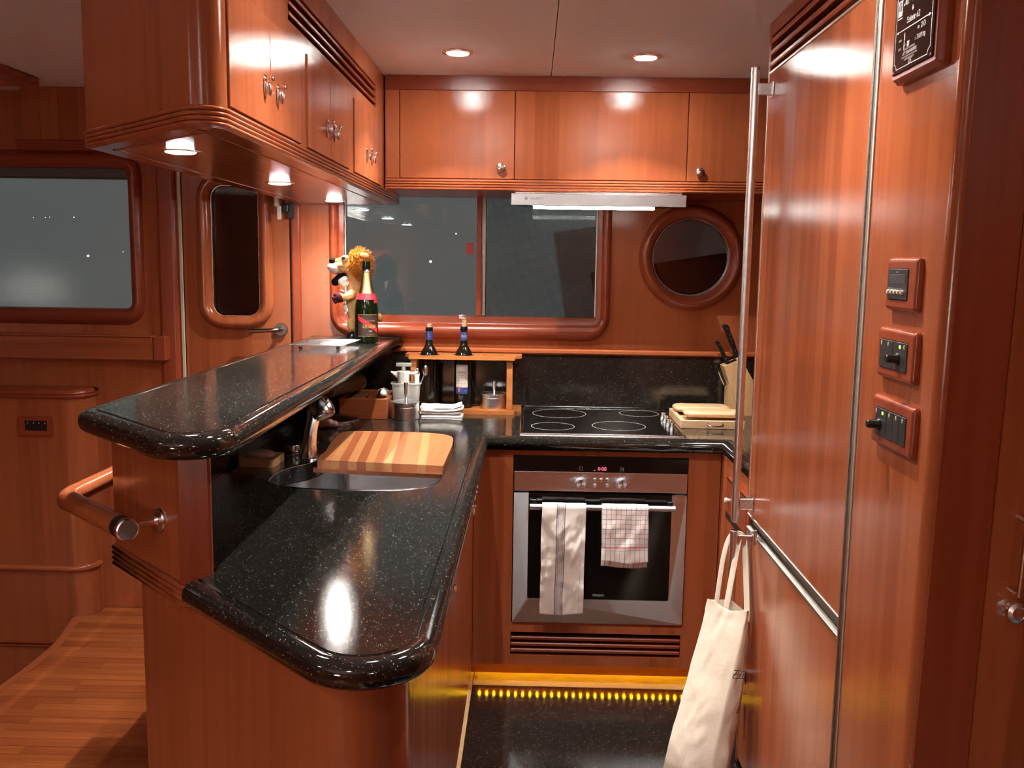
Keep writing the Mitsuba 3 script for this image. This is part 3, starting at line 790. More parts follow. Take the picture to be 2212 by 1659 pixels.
part(sk, 'bowl', cat(loft([np.c_[p, np.full(len(p), z)] for p, z in bowl]), cap(bowl[-1][0], 0.722), loft([np.c_[p, np.full(len(p), z)] for p, z in [(si, 0.888), (inset(sink_cut, -0.003), 0.80), (inset(sink_cut, 0.006), 0.728), (inset(sink_cut, 0.04), 0.716)]]), cap(bowl[-1][0], 0.716, up=False)), 'steel', 40)
part(sk, 'rim', tube(np.c_[inset(sink_cut, 0.0005), np.full(len(sink_cut), 0.9365)], 0.0016, 6, closed=True), 'chrome', 40, 'bright polished edge')
part(sk, 'drain', lathe([(0, 0.004), (0.030, 0.004), (0.038, 0.002), (0.038, 0), (0, 0)], (-0.45, 2.55, 0.7225), n=28), 'chrome', 40)

# ================================================================== oven cabinet, oven, plinth light
YO = 3.143
o2 = thing('base_cabinet', 'cherry cabinet front surrounding the steel oven', 'cabinet')
front = sg.box(-0.189, 0.107, 0.664, 0.889).difference(sg.box(-0.0525, 0.266, 0.5535, 0.868)).difference(sg.box(-0.054, 0.142, 0.548, 0.228))
part(o2, 'front_panel', ext(front, 'y', YO, YO + 0.02), 'cherry_upright', False)
part(o2, 'vent_recess', bx(-0.06, 0.555, 3.178, 3.185, 0.135, 0.235, 0), 'gap_dark')
for k in range(3):
    z = 0.149 + 0.0225 * k
    part(o2, 'vent_slat', bx(-0.0535, 0.5475, YO + 0.001, YO + 0.03, z + 0.0035, z + 0.0165, 0.003), 'mahogany_across')
part(o2, 'side', bx(-0.189, -0.171, 3.164, 3.255, 0.107, 0.889, 0), 'cherry_upright')
part(o2, 'side', bx(0.646, 0.664, 3.164, 3.255, 0.107, 0.889, 0), 'cherry_upright')
part(o2, 'plinth', bx(-0.262, 0.72, 3.2625, 3.278, ZF, 0.105, 0.001), 'cherry_across', label='recessed plinth board lit amber from above')
part(o2, 'floor_board', bx(-0.189, 0.664, 3.164, 3.262, 0.107, 0.125, 0), 'cherry_across')
pl = thing('plinth_light', 'strip of tiny amber lights hidden under the oven cabinet', 'light strip')
part(pl, 'strip', bx(-0.180, 0.655, 3.246, 3.2615, 0.0995, 0.1062, 0.001), 'cream_plastic')
for i in range(31):
    x = -0.168 + 0.0268 * i
    part(pl, 'diode', bx(x - 0.003, x + 0.003, 3.250, 3.258, 0.0965, 0.0994, 0.0008), 'cream_plastic', False, emitter=emitter([v * 7 for v in AMBER], 0.03))
pl2 = thing('plinth_light', 'strip of tiny amber lights hidden under the sink cabinet', 'light strip')
part(pl2, 'strip', bx(-0.2625, -0.248, 1.50, 3.13, 0.0995, 0.1055, 0.001), 'cream_plastic')
part(pl2, 'light_bar', bx(-0.258, -0.252, 1.52, 3.12, 0.097, 0.0994, 0.0008), 'cream_plastic', False, emitter=emitter([v * 0.12 for v in AMBER], 0.5))
part(bc, 'plinth', bx(-0.2745, -0.2635, 1.47, 3.26, ZF, 0.105, 0), 'cherry_along')

ov = thing('oven', 'stainless steel oven with a black glass door and two towels', 'oven')
part(ov, 'housing', bx(-0.051, 0.552, YO + 0.021, YO + 0.11, 0.268, 0.8665, 0.001), 'black_plastic')
part(ov, 'surround', ext(sg.box(-0.0515, 0.267, 0.5525, 0.867).difference(sg.box(-0.0490, 0.2695, 0.550, 0.8645)), 'y', YO - 0.001, YO + 0.02), 'black_plastic', False)
part(ov, 'display_panel', bx(-0.0485, 0.5495, YO - 0.008, YO + 0.02, 0.8135, 0.8640, 0.001), 'black_glass', False, 'black glass display strip')
part(ov, 'control_panel', bx(-0.0485, 0.5495, YO - 0.009, YO + 0.02, 0.7440, 0.8130, 0.001), 'brushed_steel', False, 'brushed steel control panel')
yf = YO - 0.0083
dig = plain((0.5, 0.05, 0.08))
def seven(ch, x, z, h):
    w, t = h * 0.52, h * 0.13
    seg = {'a': (0, h, w, h), 'b': (w, h / 2, w, h), 'c': (w, 0, w, h / 2), 'd': (0, 0, w, 0), 'e': (0, 0, 0, h / 2), 'f': (0, h / 2, 0, h), 'g': (0, h / 2, w, h / 2)}
    out = []
    for s_ in {'0': 'abcdef'}[ch]:
        x0_, z0_, x1_, z1_ = seg[s_]
        out.append(bx(x + min(x0_, x1_) - t / 2 + 0.12 * (z0_ + z1_) / 2, x + max(x0_, x1_) + t / 2 + 0.12 * (z0_ + z1_) / 2, yf - 0.0008, yf, z + min(z0_, z1_) - t / 2, z + max(z0_, z1_) + t / 2, 0.0003))
    return out
zd = 0.8215
digits = []
for k, xo in enumerate((0.2405, 0.2535, 0.2625)):
    digits += seven('0', xo, zd, 0.0095)
digits += [bx(0.2490, 0.2505, yf - 0.0008, yf, zd + 0.0020, zd + 0.0035, 0), bx(0.2492, 0.2507, yf - 0.0008, yf, zd + 0.0060, zd + 0.0075, 0)]
part(ov, 'clock', cat(digits), 'cream_plastic', False, 'glowing red clock digits reading 0:00', emitter=emitter([0.30, 0.012, 0.035]))
part(ov, 'indicator', cyl((0.229, yf, 0.8205), (0.229, yf - 0.0008, 0.8205), 0.0017, 10), 'cream_plastic', label='red indicator dot', emitter=emitter([0.2, 0.006, 0.02]))
sq = sg.box(0.176, 0.8205, 0.1875, 0.8325).difference(sg.box(0.1768, 0.8213, 0.1867, 0.8317))
part(ov, 'symbol', ext(sq, 'y', yf - 0.0004, yf), 'pale_print', False)
sq = sg.box(0.3165, 0.8195, 0.3290, 0.8315).difference(sg.box(0.3172, 0.8202, 0.3283, 0.8308))
part(ov, 'symbol', cat(ext(sq, 'y', yf - 0.0004, yf), text('°C', 0.006, (0.319, yf, 0.8225), (1, 0, 0), (0, 0, 1), 0.0004)), 'pale_print', False)
for kx, kz in [(0.182, 0.7755), (0.3235, 0.7765)]:
    k = part(ov, 'knob', lathe([(0.0195, 0), (0.0195, 0.002), (0.0175, 0.0035), (0.017, 0.020), (0.0155, 0.0225), (0, 0.0225)], (kx, YO - 0.009, kz), (0, -1, 0), 32), 'brushed_steel', 40)
    part(k, 'pointer', bx(kx - 0.0009, kx + 0.0009, YO - 0.0321, YO - 0.031, kz, kz + 0.0145, 0), 'black_plastic')
    for a in range(9):
        th_ = math.radians(-125 + a * 31.25)
        part(ov, 'dial_mark', bx(kx + 0.0275 * math.sin(th_) - 0.0023, kx + 0.0275 * math.sin(th_) + 0.0023, YO - 0.0094, YO - 0.0089, kz + 0.0265 * math.cos(th_) - 0.0016, kz + 0.0265 * math.cos(th_) + 0.0016, 0), 'grey_print', False)
for kx, kz in [(0.231, 0.7875), (0.2525, 0.7880), (0.274, 0.7885), (0.231, 0.7675), (0.2735, 0.7685)]:
    part(ov, 'button', lathe([(0.0062, 0), (0.0062, 0.0035), (0.0050, 0.0055), (0, 0.0068)], (kx, YO - 0.009, kz), (0, -1, 0), 18), 'steel', 40)
dframe = sg.Polygon(rrect(-0.0485, 0.5495, 0.2695, 0.7375, 0.002)).difference(sg.Polygon(rrect(0.0025, 0.4985, 0.3565, 0.80, (0.006, 0.006, 0, 0))))
part(ov, 'door', ext(dframe, 'y', YO - 0.010, YO + 0.0195), 'brushed_steel', False, 'steel door frame')
part(ov, 'door_glass', bx(0.0028, 0.4982, YO - 0.0075, YO + 0.015, 0.3568, 0.736, 0.0005), 'black_glass', False, 'black glass of the door')
part(ov, 'handle', cat(cyl((0.006, 3.098, 0.697), (0.5065, 3.098, 0.6985), 0.0105, 24, 0.0015)), 'steel', 40, 'round steel handle bar')
for a_ in (0.012, 0.480):
    part(ov, 'handle_mount', bx(a_, a_ + 0.018, 3.100, YO - 0.0078, 0.689, 0.722, 0.002), 'black_plastic')
part(ov, 'lettering', text('SIEMENS', 0.0072, (0.232, YO - 0.0078, 0.3685), (1, 0, 0), (0, 0, 1), 0.0005, True, width=0.040), 'pale_print', False, 'pale brand lettering on the door glass')


# towels over the oven handle
def towel(x0, x1, zf_, zb_, skew, seed, amp):
    n, m = 90, 40
    L1, L2, r = 0.6985 - zf_, 0.6985 - zb_, 0.0135
    tot = L1 + L2 + math.pi * r
    V = np.zeros((n, m, 3))
    for i in range(n):
        s = tot * i / (n - 1)
        for j in range(m):
            u = j / (m - 1)
            if s < L2:
                p = (3.098 + r, 0.6985 - (L2 - s), 1)
                d = L2 - s
            elif s < L2 + math.pi * r:
                a = (s - L2) / r
                p = (3.098 + r * math.cos(a), 0.6985 + r * math.sin(a), 0)
                d = 0
            else:
                d = s - L2 - math.pi * r
                p = (3.098 - r, 0.6985 - d, -1)
            x = x0 + (x1 - x0) * u + skew * d
            k = min(1, d * 14)
            w = (meshkit.noise(np.array([x * 26 + seed, d * 14, seed * 2.0])) - 0.5) * 2.0 + (meshkit.noise(np.array([x * 60 + d * 25, d * 34 - x * 20, seed * 3.0])) - 0.5) * 0.9
            V[i, j] = (x + amp * 0.5 * k * (meshkit.noise(np.array([d * 9, u * 2, seed])) - 0.5), p[0] + (-1 if p[2] < 0 else 0.55) * k * abs(amp) * (0.7 + w), p[1] + 0.004 * k * math.sin(u * 5 + seed))
    return solid_sheet(V, 0.0022)


def stripe_towel(p, n, uv):
    x = p.x - 0.004 * noise(p.z * 18) + (0.72 - p.z) * 0.012
    s = dr.abs(x - 0.1135)
    core = dr.select(s < 0.0135, 0.55, 0.0) * (0.55 + 0.45 * noise(p.x * 900, p.z * 300))
    l1 = dr.select(dr.abs(s - 0.0135) < 0.0013, 1.0, 0.0)
    l2 = dr.select(dr.abs(s - 0.0075) < 0.0008, 0.8, 0.0)
    l3 = dr.select(s < 0.001, 0.5, 0.0)
    edge = dr.select((p.x > 0.1865 - (0.72 - p.z) * 0.02) & (p.x < 0.1895 - (0.72 - p.z) * 0.02) & (noise(p.z * 160) > 0.5), 0.35, 0.0)
    return mix((0.74, 0.67, 0.62), (0.14, 0.115, 0.14), dr.maximum(dr.maximum(core, l1), dr.maximum(dr.maximum(l2, l3), edge)))


def check_towel(p, n, uv):
    w = 0.003 * noise(p.x * 25, p.z * 25)
    a, b = (p.x + w - 0.254) / 0.0335, (0.726 - p.z + w) / 0.0335
    fa, fb = a - dr.floor(a), b - dr.floor(b)
    blue = dr.maximum(dr.select(dr.abs(fa - 0.5) < 0.032, 1.0, 0.0), dr.select(dr.abs(fb - 0.95) < 0.032, 1.0, 0.0))
    red = dr.maximum(dr.select((fa < 0.03) | (fa > 0.97), 1.0, 0.0), dr.select(dr.abs(fb - 0.45) < 0.032, 1.0, 0.0))
    z = p.z + w
    band = dr.select(dr.abs(z - 0.566) < 0.004, 1.0, 0.0)
    b2 = dr.select((dr.abs(z - 0.578) < 0.001) | (dr.abs(z - 0.555) < 0.001), 0.8, 0.0)
    low = z < 0.583
    red = dr.select(low, dr.maximum(red * dr.select((fa < 0.03) | (fa > 0.97), 1.0, 0.0), band), red)
    blue = dr.select(low, dr.maximum(dr.select(dr.abs(fa - 0.5) < 0.032, 1.0, 0.0), b2), blue)
    c = mix((0.80, 0.74, 0.70), (0.60, 0.20, 0.22), red * 0.8)
    return mix(c, (0.12, 0.13, 0.24), blue * 0.75)


scene['towel_striped'] = two({'type': 'diffuse', 'reflectance': proc(stripe_towel)})
scene['towel_checked'] = two({'type': 'diffuse', 'reflectance': proc(check_towel)})
single('dish_towel', towel(0.050, 0.200, 0.322, 0.505, -0.012, 3.0, 0.0075), 'towel_striped', 'long cream towel with a dark woven stripe hanging on the oven handle', 'towel', 'towels on the oven handle', smooth=True)
single('dish_towel', towel(0.254, 0.412, 0.512, 0.484, 0.02, 8.0, 0.0050), 'towel_checked', 'short white towel with red and blue checks hanging on the oven handle', 'towel', 'towels on the oven handle', smooth=True)

# ================================================================== cooktop
ct = thing('cooktop', 'black glass cooktop with a steel frame and four knobs', 'cooktop')
cz = 0.9365
cp = [(-0.034, 3.165), (0.545, 3.165), (0.545, 3.745), (-0.034, 3.745)]
fo_, fi_ = ccw(rounded([(x, y, 0.006) for x, y in cp], 5)), None
part(ct, 'frame', loft([np.c_[inset(fo_, d), np.full(len(fo_), cz + z)] for d, z in [(0, 0), (0.001, 0.004), (0.004, 0.006), (0.010, 0.006), (0.013, 0.0045), (0.013, 0)]] ), 'chrome', 40, 'polished steel frame')
part(ct, 'glass', ext(sg.Polygon(inset(fo_, 0.0132)), 'z', cz, cz + 0.0042), 'black_glass', False)
for x, y, rx in [(0.118, 3.610, 0.105), (0.436, 3.645, 0.0775), (0.086, 3.315, 0.078), (0.328, 3.345, 0.097)]:
    part(ct, 'ring', lathe([(rx - 0.0009, 0.0), (rx - 0.0009, 0.0004), (rx + 0.0009, 0.0004), (rx + 0.0009, 0)], (x, y, cz + 0.0043), n=64), 'pale_print', False, 'thin printed cooking-zone ring')
for y in (3.305, 3.395, 3.475, 3.545):
    part(ct, 'knob', lathe([(0.0115, 0), (0.0110, 0.004), (0.0095, 0.006), (0.0090, 0.020), (0.0080, 0.022), (0, 0.022)], (0.517, y, cz + 0.0043), n=20), 'steel', 40)

# ================================================================== fridge
fg = thing('fridge', 'tall cherry-fronted fridge with silver edge trims and long tube handles', 'fridge')
FX = 0.646
part(fg, 'housing', bx(0.667, 1.2, 1.838, 2.655, 0.04, 2.055, 0.001), 'mahogany_upright')
up = part(fg, 'upper_door', bx(FX, 0.666, 1.842, 2.648, 0.812, 2.049, 0.0012), 'cherry_upright', False)
lo = part(fg, 'lower_door', bx(FX, 0.666, 1.842, 2.648, 0.055, 0.762, 0.0012), 'cherry_upright_b', False)
part(up, 'edge_trim', bx(FX - 0.0015, 0.668, 2.6485, 2.6535, 0.808, 2.054, 0.0008), 'alloy_trim')
part(up, 'edge_trim', bx(FX - 0.0015, 0.668, 1.842, 2.648, 2.0495, 2.0565, 0.0008), 'alloy_trim')
part(up, 'edge_trim', bx(FX - 0.003, 0.668, 1.842, 2.6535, 0.8045, 0.8115, 0.001), 'alloy_trim')
part(lo, 'edge_trim', bx(FX - 0.0015, 0.668, 2.6485, 2.6535, 0.05, 0.762, 0.0008), 'alloy_trim')
part(lo, 'edge_trim', bx(FX - 0.004, 0.668, 1.842, 2.6535, 0.7625, 0.772, 0.0012), 'alloy_trim')
part(fg, 'rail', cat(bx(FX + 0.004, 0.667, 1.842, 2.6535, 0.7725, 0.778, 0.001), bx(FX + 0.012, 0.667, 1.842, 2.6535, 0.7785, 0.8040, 0)), 'steel_dark', label='dark grooved rail between the doors')
part(fg, 'side_trim', ext(rounded([(FX - 0.004, 1.8085, 0.003), (FX - 0.004, 1.840, 0.003), (0.668, 1.840), (0.668, 1.8085)], 4), 'z', 0.03, ZC - 0.002), 'alloy_trim', 30, 'silver profile beside the doors')
part(fg, 'side_trim', bx(FX - 0.006, FX - 0.004, 1.822, 1.827, 0.03, ZC - 0.002, 0.0005), 'steel_dark', False)
hx = 0.597
part(up, 'handle', cyl((hx, 2.605, 0.797), (hx, 2.605, 2.060), 0.0115, 24, 0.001), 'steel', 40, 'long steel tube handle')
for z in (2.003, 0.850):
    part(up, 'handle_bracket', cat(bx(hx + 0.0105, FX - 0.0005, 2.596, 2.614, z - 0.016, z + 0.016, 0.002), bx(FX - 0.003, FX - 0.0003, 2.588, 2.622, z - 0.020, z + 0.020, 0.001)), 'steel', 30)
part(lo, 'handle', cyl((hx, 2.605, 0.27), (hx, 2.605, 0.771), 0.0115, 24, 0.001), 'steel', 40, 'steel tube handle with the bag on it')
for z in (0.742, 0.33):
    part(lo, 'handle_bracket', cat(bx(hx + 0.0105, FX - 0.0005, 2.596, 2.614, z - 0.016, z + 0.016, 0.002), bx(FX - 0.003, FX - 0.0003, 2.588, 2.622, z - 0.020, z + 0.020, 0.001)), 'steel', 30)
part(fg, 'latch_post', cyl((FX - 0.012, 2.508, 0.758), (FX - 0.012, 2.508, 0.800), 0.004, 14, 0.001), 'chrome', 40, 'small chrome post at the door split')
part(fg, 'vent_recess', bx(0.672, 0.68, 1.842, 2.654, 2.058, 2.150, 0), 'gap_dark')
for k in range(3):
    z = 2.066 + 0.031 * k
    part(fg, 'vent_slat', bx(FX + 0.002, FX + 0.024, 1.8425, 2.654, z + 0.006, z + 0.020, 0.003), 'mahogany_along')
part(fg, 'frieze', bx(FX, 0.668, 1.842, 2.656, 2.152, ZC - 0.001, 0.001), 'mahogany_along')
part(fg, 'side_panel', bx(0.649, 1.2, 2.6565, 2.680, 0.03, ZC - 0.001, 0.001), 'mahogany_upright')

# dark appliance under the right-hand worktop
ra = thing('base_cabinet', 'cherry cabinet between oven and fridge with a dark drawer front', 'cabinet')
part(ra, 'carcase', bx(0.666, 1.0, 2.684, 3.16, 0.106, 0.889, 0.001), 'cherry_upright')
dr_ = part(ra, 'drawer', bx(0.648, 0.6655, 2.690, 2.962, 0.712, 0.846, 0.002), 'mahogany_along', label='dark drawer front')
part(dr_, 'strip', bx(0.6472, 0.648, 2.690, 2.962, 0.712, 0.733, 0.0003), 'black_plastic')
part(dr_, 'strip', bx(0.6472, 0.648, 2.690, 2.962, 0.840, 0.846, 0.0003), 'black_plastic')
part(dr_, 'knob', lathe([(0.006, 0), (0.0055, 0.006), (0.0095, 0.008), (0.0095, 0.013), (0.007, 0.016), (0, 0.016)], (0.648, 2.915, 0.779), (-1, 0, 0), 20), 'cream_plastic', 40, 'small pale knob')

# ================================================================== plaque and switch plates
pq = thing('plaque', 'small dark builder plaque with silver lettering on a wooden board', 'plaque')
def yz_round(y0, y1, z0, z1, r, n=5):
    return rounded([(y0, z0, r), (y1, z0, r), (y1, z1, r), (y0, z1, r)], n)
PX = 0.6457
part(pq, 'board', loft([np.c_[np.full(len(p), x), p] for p, x in [(yz_round(1.504, 1.692, 1.842, 2.110, 0.003), PX), (yz_round(1.504, 1.692, 1.842, 2.110, 0.003), PX - 0.010), (yz_round(1.509, 1.688, 1.847, 2.105, 0.003), PX - 0.016), (yz_round(1.511, 1.686, 1.849, 2.103, 0.003), PX - 0.021)]][::-1], caps=True), 'mahogany_across', 30)
part(pq, 'plate', bx(PX - 0.0235, PX - 0.0212, 1.519, 1.681, 1.856, 2.096, 0.0005), two({'type': 'diffuse', 'reflectance': rgb(0.045, 0.020, 0.017)}), False, 'dark engraved metal plate')
px = PX - 0.0236
notch = sg.box(1.526, 1.862, 1.674, 2.090)
for yy in (1.526, 1.674):
    for zz in (1.862, 2.090):
        notch = notch.difference(sg.Point(yy, zz).buffer(0.010))
part(pq, 'border_line', ext(notch.difference(notch.buffer(-0.0018)), 'x', px - 0.0005, px), 'silver_print', False)
for yy in (1.524, 1.676):
    for zz in (1.860, 2.092):
        part(pq, 'screw', sph((px, yy, zz), 0.0026, 2, (0.5, 1, 1)), 'chrome', 50)
def plq(s, h, yc, z, w=None, b=False):
    return text(s, h, (px, yc, z), (0, -1, 0), (0, 0, 1), 0.0005, b, w, True)
lines = [plq('Jet-Tern Marine', 0.013, 1.592, 1.964, 0.105), plq('&', 0.008, 1.606, 1.949), plq('Selene 62', 0.010, 1.602, 1.932, 0.052)]
lines += [plq('MAX', 0.004, 1.652, 1.907), plq('= 20', 0.009, 1.566, 1.911, 0.030), plq('= 3400 kg', 0.0075, 1.570, 1.896, 0.040), plq('MAX', 0.004, 1.652, 1.893)]
lines += [plq('MANUFACTURER', 0.0035, 1.612, 1.8885, 0.045), plq('JET TERN MARINE', 0.0050, 1.610, 1.8815, 0.058, True), plq('DESIGN CATEGORY A OCEAN', 0.0028, 1.610, 1.8765, 0.064), plq('CERTIFIED', 0.0028, 1.610, 1.872, 0.040), plq('CE', 0.0075, 1.606, 1.8625 + 0.0020, 0.014, True)]
part(pq, 'lettering', cat(lines), 'silver_print', False, 'silver engraved lettering')
part(pq, 'emblem', cat(ext(sg.box(1.650, 1.950, 1.668, 1.976).difference(sg.box(1.653, 1.959, 1.665, 1.973)), 'x', px - 0.0005, px), bx(px - 0.0005, px, 1.657, 1.661, 1.961, 1.972, 0), bx(px - 0.0005, px, 1.650, 1.668, 1.9455, 1.9475, 0)), 'silver_print', False, 'square silver emblem')
part(pq, 'rule', cat(bx(px - 0.0005, px, 1.534, 1.666, 1.9232, 1.9250, 0), ext([(1.670, 1.9241), (1.662, 1.9268), (1.662, 1.9214)], 'x', px - 0.0005, px), ext([(1.530, 1.9241), (1.538, 1.9268), (1.538, 1.9214)], 'x', px - 0.0005, px)), 'silver_print', False)
def figure(yc, z):
    return cat(ext(sg.Point(yc, z + 0.0115).buffer(0.0018), 'x', px - 0.0005, px), bx(px - 0.0005, px, yc - 0.002, yc + 0.002, z, z + 0.0095, 0))
part(pq, 'figure', cat(figure(1.634, 1.9055)), 'silver_print', False)
part(pq, 'figure', cat(figure(1.634, 1.8915), bx(px - 0.0005, px, 1.613, 1.622, 1.893, 1.902, 0), bx(px - 0.0005, px, 1.6255, 1.629, 1.897, 1.8985, 0)), 'silver_print', False)


def plate(name, label, y0, y1, z0, z1, slope=0.0, gr='switch plates on the panel beside the fridge', iy0=0.03, iy1=0.03, iz0=0.02, iz1=0.022):
    t = thing(name, label, 'switch plate', gr)
    x0 = 0.6457
    sec = [(0.0, 0.0), (0.0, -0.006), (0.002, -0.0098), (0.005, -0.0118), (0.008, -0.0120)]
    o = yz_round(y0, y1, z0, z1, 0.008, 6)
    i = yz_round(y0 + iy0, y1 - iy1, z0 + iz0, z1 - iz1, 0.002, 6)
    rings = [np.c_[np.full(len(o), x0 + dx_), ccw(inset(ccw(o), d))] for d, dx_ in sec] + [np.c_[np.full(len(i), x0 - 0.0120), ccw(i)], np.c_[np.full(len(i), x0 - 0.004), ccw(i)]]
    part(t, 'surround', loft(rings), 'mahogany_across', 30, 'rounded wooden surround')
    part(t, 'back_plate', bx(x0 - 0.005, x0, y0 + iy0 - 0.002, y1 - iy1 + 0.002, z0 + iz0 - 0.002, z1 - iz1 + 0.002, 0), 'gap_dark')
    return t, (y0 + iy0, y1 - iy1, z0 + iz0, z1 - iz1)


XM = 0.6457 - 0.0140
t, (a, b, c, d) = plate('switch_plate', 'topmost switch plate with a small grey display and five cream buttons', 1.546, 1.676, 1.452, 1.543, iy0=0.031, iy1=0.012, iz0=0.018, iz1=0.018)
part(t, 'module', bx(XM, 0.640, a + 0.001, b - 0.001, c + 0.001, d - 0.001, 0.001), 'grey_plastic')
part(t, 'display', bx(XM - 0.0006, XM, a + 0.010, b - 0.009, d - 0.026, d - 0.011, 0.0003), plain((0.055, 0.058, 0.058), 0.15), False, 'small blank display')
for k in range(5):
    y_ = b - 0.010 - k * 0.0150
    part(t, 'button', lathe([(0.0042, 0), (0.0042, 0.003), (0.003, 0.0045), (0, 0.0045)], (XM, y_, c + 0.014), (-1, 0, 0), 14), 'cream_plastic', 40)
part(t, 'lettering', cat(text('AUTO', 0.0024, (XM - 0.0003, (a + b) / 2 + 0.007, d - 0.008), (0, -1, 0), (0, 0, 1), 0.0003), text('MODE SET  ON  OFF', 0.0020, (XM - 0.0003, b - 0.006, c + 0.019), (0, -1, 0), (0, 0, 1), 0.0003, width=0.060)), 'pale_print', False)
t, (a, b, c, d) = plate('switch_plate', 'middle switch plate with a black dimmer knob and a lit green lamp at its right', 1.536, 1.698, 1.331, 1.420, iy0=0.024, iy1=0.016, iz0=0.017, iz1=0.020)
w_ = (b - a) / 2
for k in range(2):
    m_ = part(t, 'module', bx(XM, 0.640, a + k * w_ + 0.0008, a + (k + 1) * w_ - 0.0008, c + 0.001, d - 0.001, 0.001), 'grey_plastic')
for y_ in (b - 0.009, b - 0.040, a + 0.012):
    part(t, 'marker', sph((XM, y_, d - 0.008), 0.0030, 2, (0.4, 0.7, 1.5)), 'cream_plastic', 50)
part(t, 'lamp', sph((XM, a + 0.030, d - 0.009), 0.0034, 2, (0.4, 1.2, 1)), 'cream_plastic', 50, 'lit green indicator', emitter=emitter([0.05, 0.22, 0.0]))
part(t, 'knob', lathe([(0.011, 0), (0.011, 0.003), (0.0085, 0.006), (0.0075, 0.018), (0.006, 0.020), (0, 0.020)], (XM, a + 0.038, c + 0.022), (-1, 0, 0), 20), 'black_plastic', 40)
t, (a, b, c, d) = plate('switch_plate', 'lowest switch plate with a row of grey rockers and a black knob at its left', 1.522, 1.705, 1.208, 1.296, iy0=0.023, iy1=0.022, iz0=0.016, iz1=0.020)
w_ = (b - a) / 5
for k in range(4):
    e = (a + k * w_, a + (k + 1) * w_) if k < 3 else (a + 3 * w_, b)
    part(t, 'module', bx(XM, 0.640, e[0] + 0.0008, e[1] - 0.0008, c + 0.001, d - 0.001, 0.001), 'grey_plastic')
for y_ in (b - 0.006, a + 2.6 * w_, a + 1.5 * w_, a + 0.5 * w_):
    part(t, 'marker', sph((XM, y_, d - 0.008), 0.0030, 2, (0.4, 0.7, 1.5)), 'cream_plastic', 50)
part(t, 'lamp', sph((XM, b - 0.036, d - 0.009), 0.0034, 2, (0.4, 1.2, 1)), 'cream_plastic', 50, 'lit green indicator', emitter=emitter([0.05, 0.22, 0.0]))
part(t, 'knob', lathe([(0.011, 0), (0.011, 0.003), (0.0085, 0.006), (0.0075, 0.020), (0.006, 0.022), (0, 0.022)], (XM, b - 0.022, c + 0.022), (-1, 0, 0), 20), 'black_plastic', 40)

# ================================================================== small things on the worktop
ZK = 0.9362
# cutting board over the sink
cb = thing('cutting_board', 'striped wooden cutting board resting over the far half of the sink', 'cutting board')
bpoly = sg.Polygon(inset(sink_cut, 0.006)).buffer(0)
fl_, fr_ = np.array([-0.612, 2.617]), np.array([-0.230, 2.566])
bpoly = bpoly.intersection(sg.Polygon([fl_ - (0.1, -0.0134), fr_ + (0.1, -0.0134), (0.1, 3.4), (-0.9, 3.4)])).buffer(-0.004).buffer(0.004)
tones = 'mid pale dark pale dark pale mid pale dark mid mid pale mid mid'.split()
e_ = [0, 0.094, 0.163, 0.233, 0.304, 0.377, 0.446, 0.515, 0.586, 0.656, 0.724, 0.790, 0.859, 0.930, 1.0]
dirv = np.array([-0.075, 0.997])
for k in range(14):
    a, b = -0.60 + 0.362 * e_[k], -0.60 + 0.362 * e_[k + 1]
    if k == 0:
        a = -0.606
    if k == 13:
        b = -0.1
    q = sg.Polygon([(a, 2.54), (b, 2.54), (b - 0.06, 3.25), (a - 0.06, 3.25)]).intersection(bpoly)
    part(cb, 'strip', ext(q, 'z', 0.9265, 0.952), 'board_' + tones[k], False)
part(cb, 'underside', ext(bpoly.buffer(-0.010), 'z', 0.912, 0.9262), 'board_dark', False)

# tap
fa = thing('tap', 'dark chrome kitchen tap with a pull-out spray head beside the cutting board', 'tap')
part(fa, 'base', lathe([(0, 0), (0.029, 0), (0.029, 0.004), (0.026, 0.008), (0.024, 0.02), (0.023, 0.03), (0, 0.03)], (-0.664, 2.735, ZK), n=28), 'chrome', 40)
part(fa, 'column', tube(smooth_path([(-0.664, 2.735, 0.962), (-0.660, 2.735, 1.00), (-0.652, 2.732, 1.04), (-0.642, 2.728, 1.075), (-0.630, 2.722, 1.092)], 5), [0.022, 0.0215, 0.021, 0.0205, 0.020, 0.0195, 0.019, 0.0188, 0.0186, 0.0186, 0.0188, 0.019, 0.0195, 0.02, 0.0205, 0.021, 0.0215, 0.022, 0.0225, 0.023, 0.0235], 20), 'chrome', 50)
sdir = np.array([0.42, -0.25, -0.87])
part(fa, 'spray_head', lathe([(0, -0.046), (0.017, -0.043), (0.028, -0.032), (0.0335, -0.014), (0.0345, 0.004), (0.033, 0.014), (0.031, 0.017), (0, 0.017)], (-0.616, 2.715, 1.080), sdir, 32), 'chrome', 50)
part(fa, 'spray_face', lathe([(0, 0.0172), (0.0275, 0.0172), (0.0290, 0.0195), (0.0275, 0.021), (0.024, 0.0195), (0, 0.0195)], (-0.616, 2.715, 1.080), sdir, 28), 'grey_plastic', 40, 'grey spray face with nozzles')
sz = sdir / np.linalg.norm(sdir)
sx_ = np.cross([0, 1, 0], sz); sx_ /= np.linalg.norm(sx_); sy_ = np.cross(sz, sx_)
noz = []
for rr_, k_ in ((0.007, 6), (0.014, 12), (0.0205, 18)):
    for a in range(k_):
        t_ = 2 * math.pi * a / k_
        c__ = np.array([-0.616, 2.715, 1.080]) + sz * 0.0196 + rr_ * (math.cos(t_) * sx_ + math.sin(t_) * sy_)
        noz.append(sph(c__, 0.0014, 0))
part(fa, 'nozzles', cat(noz), 'white_plastic', False, kind='stuff')
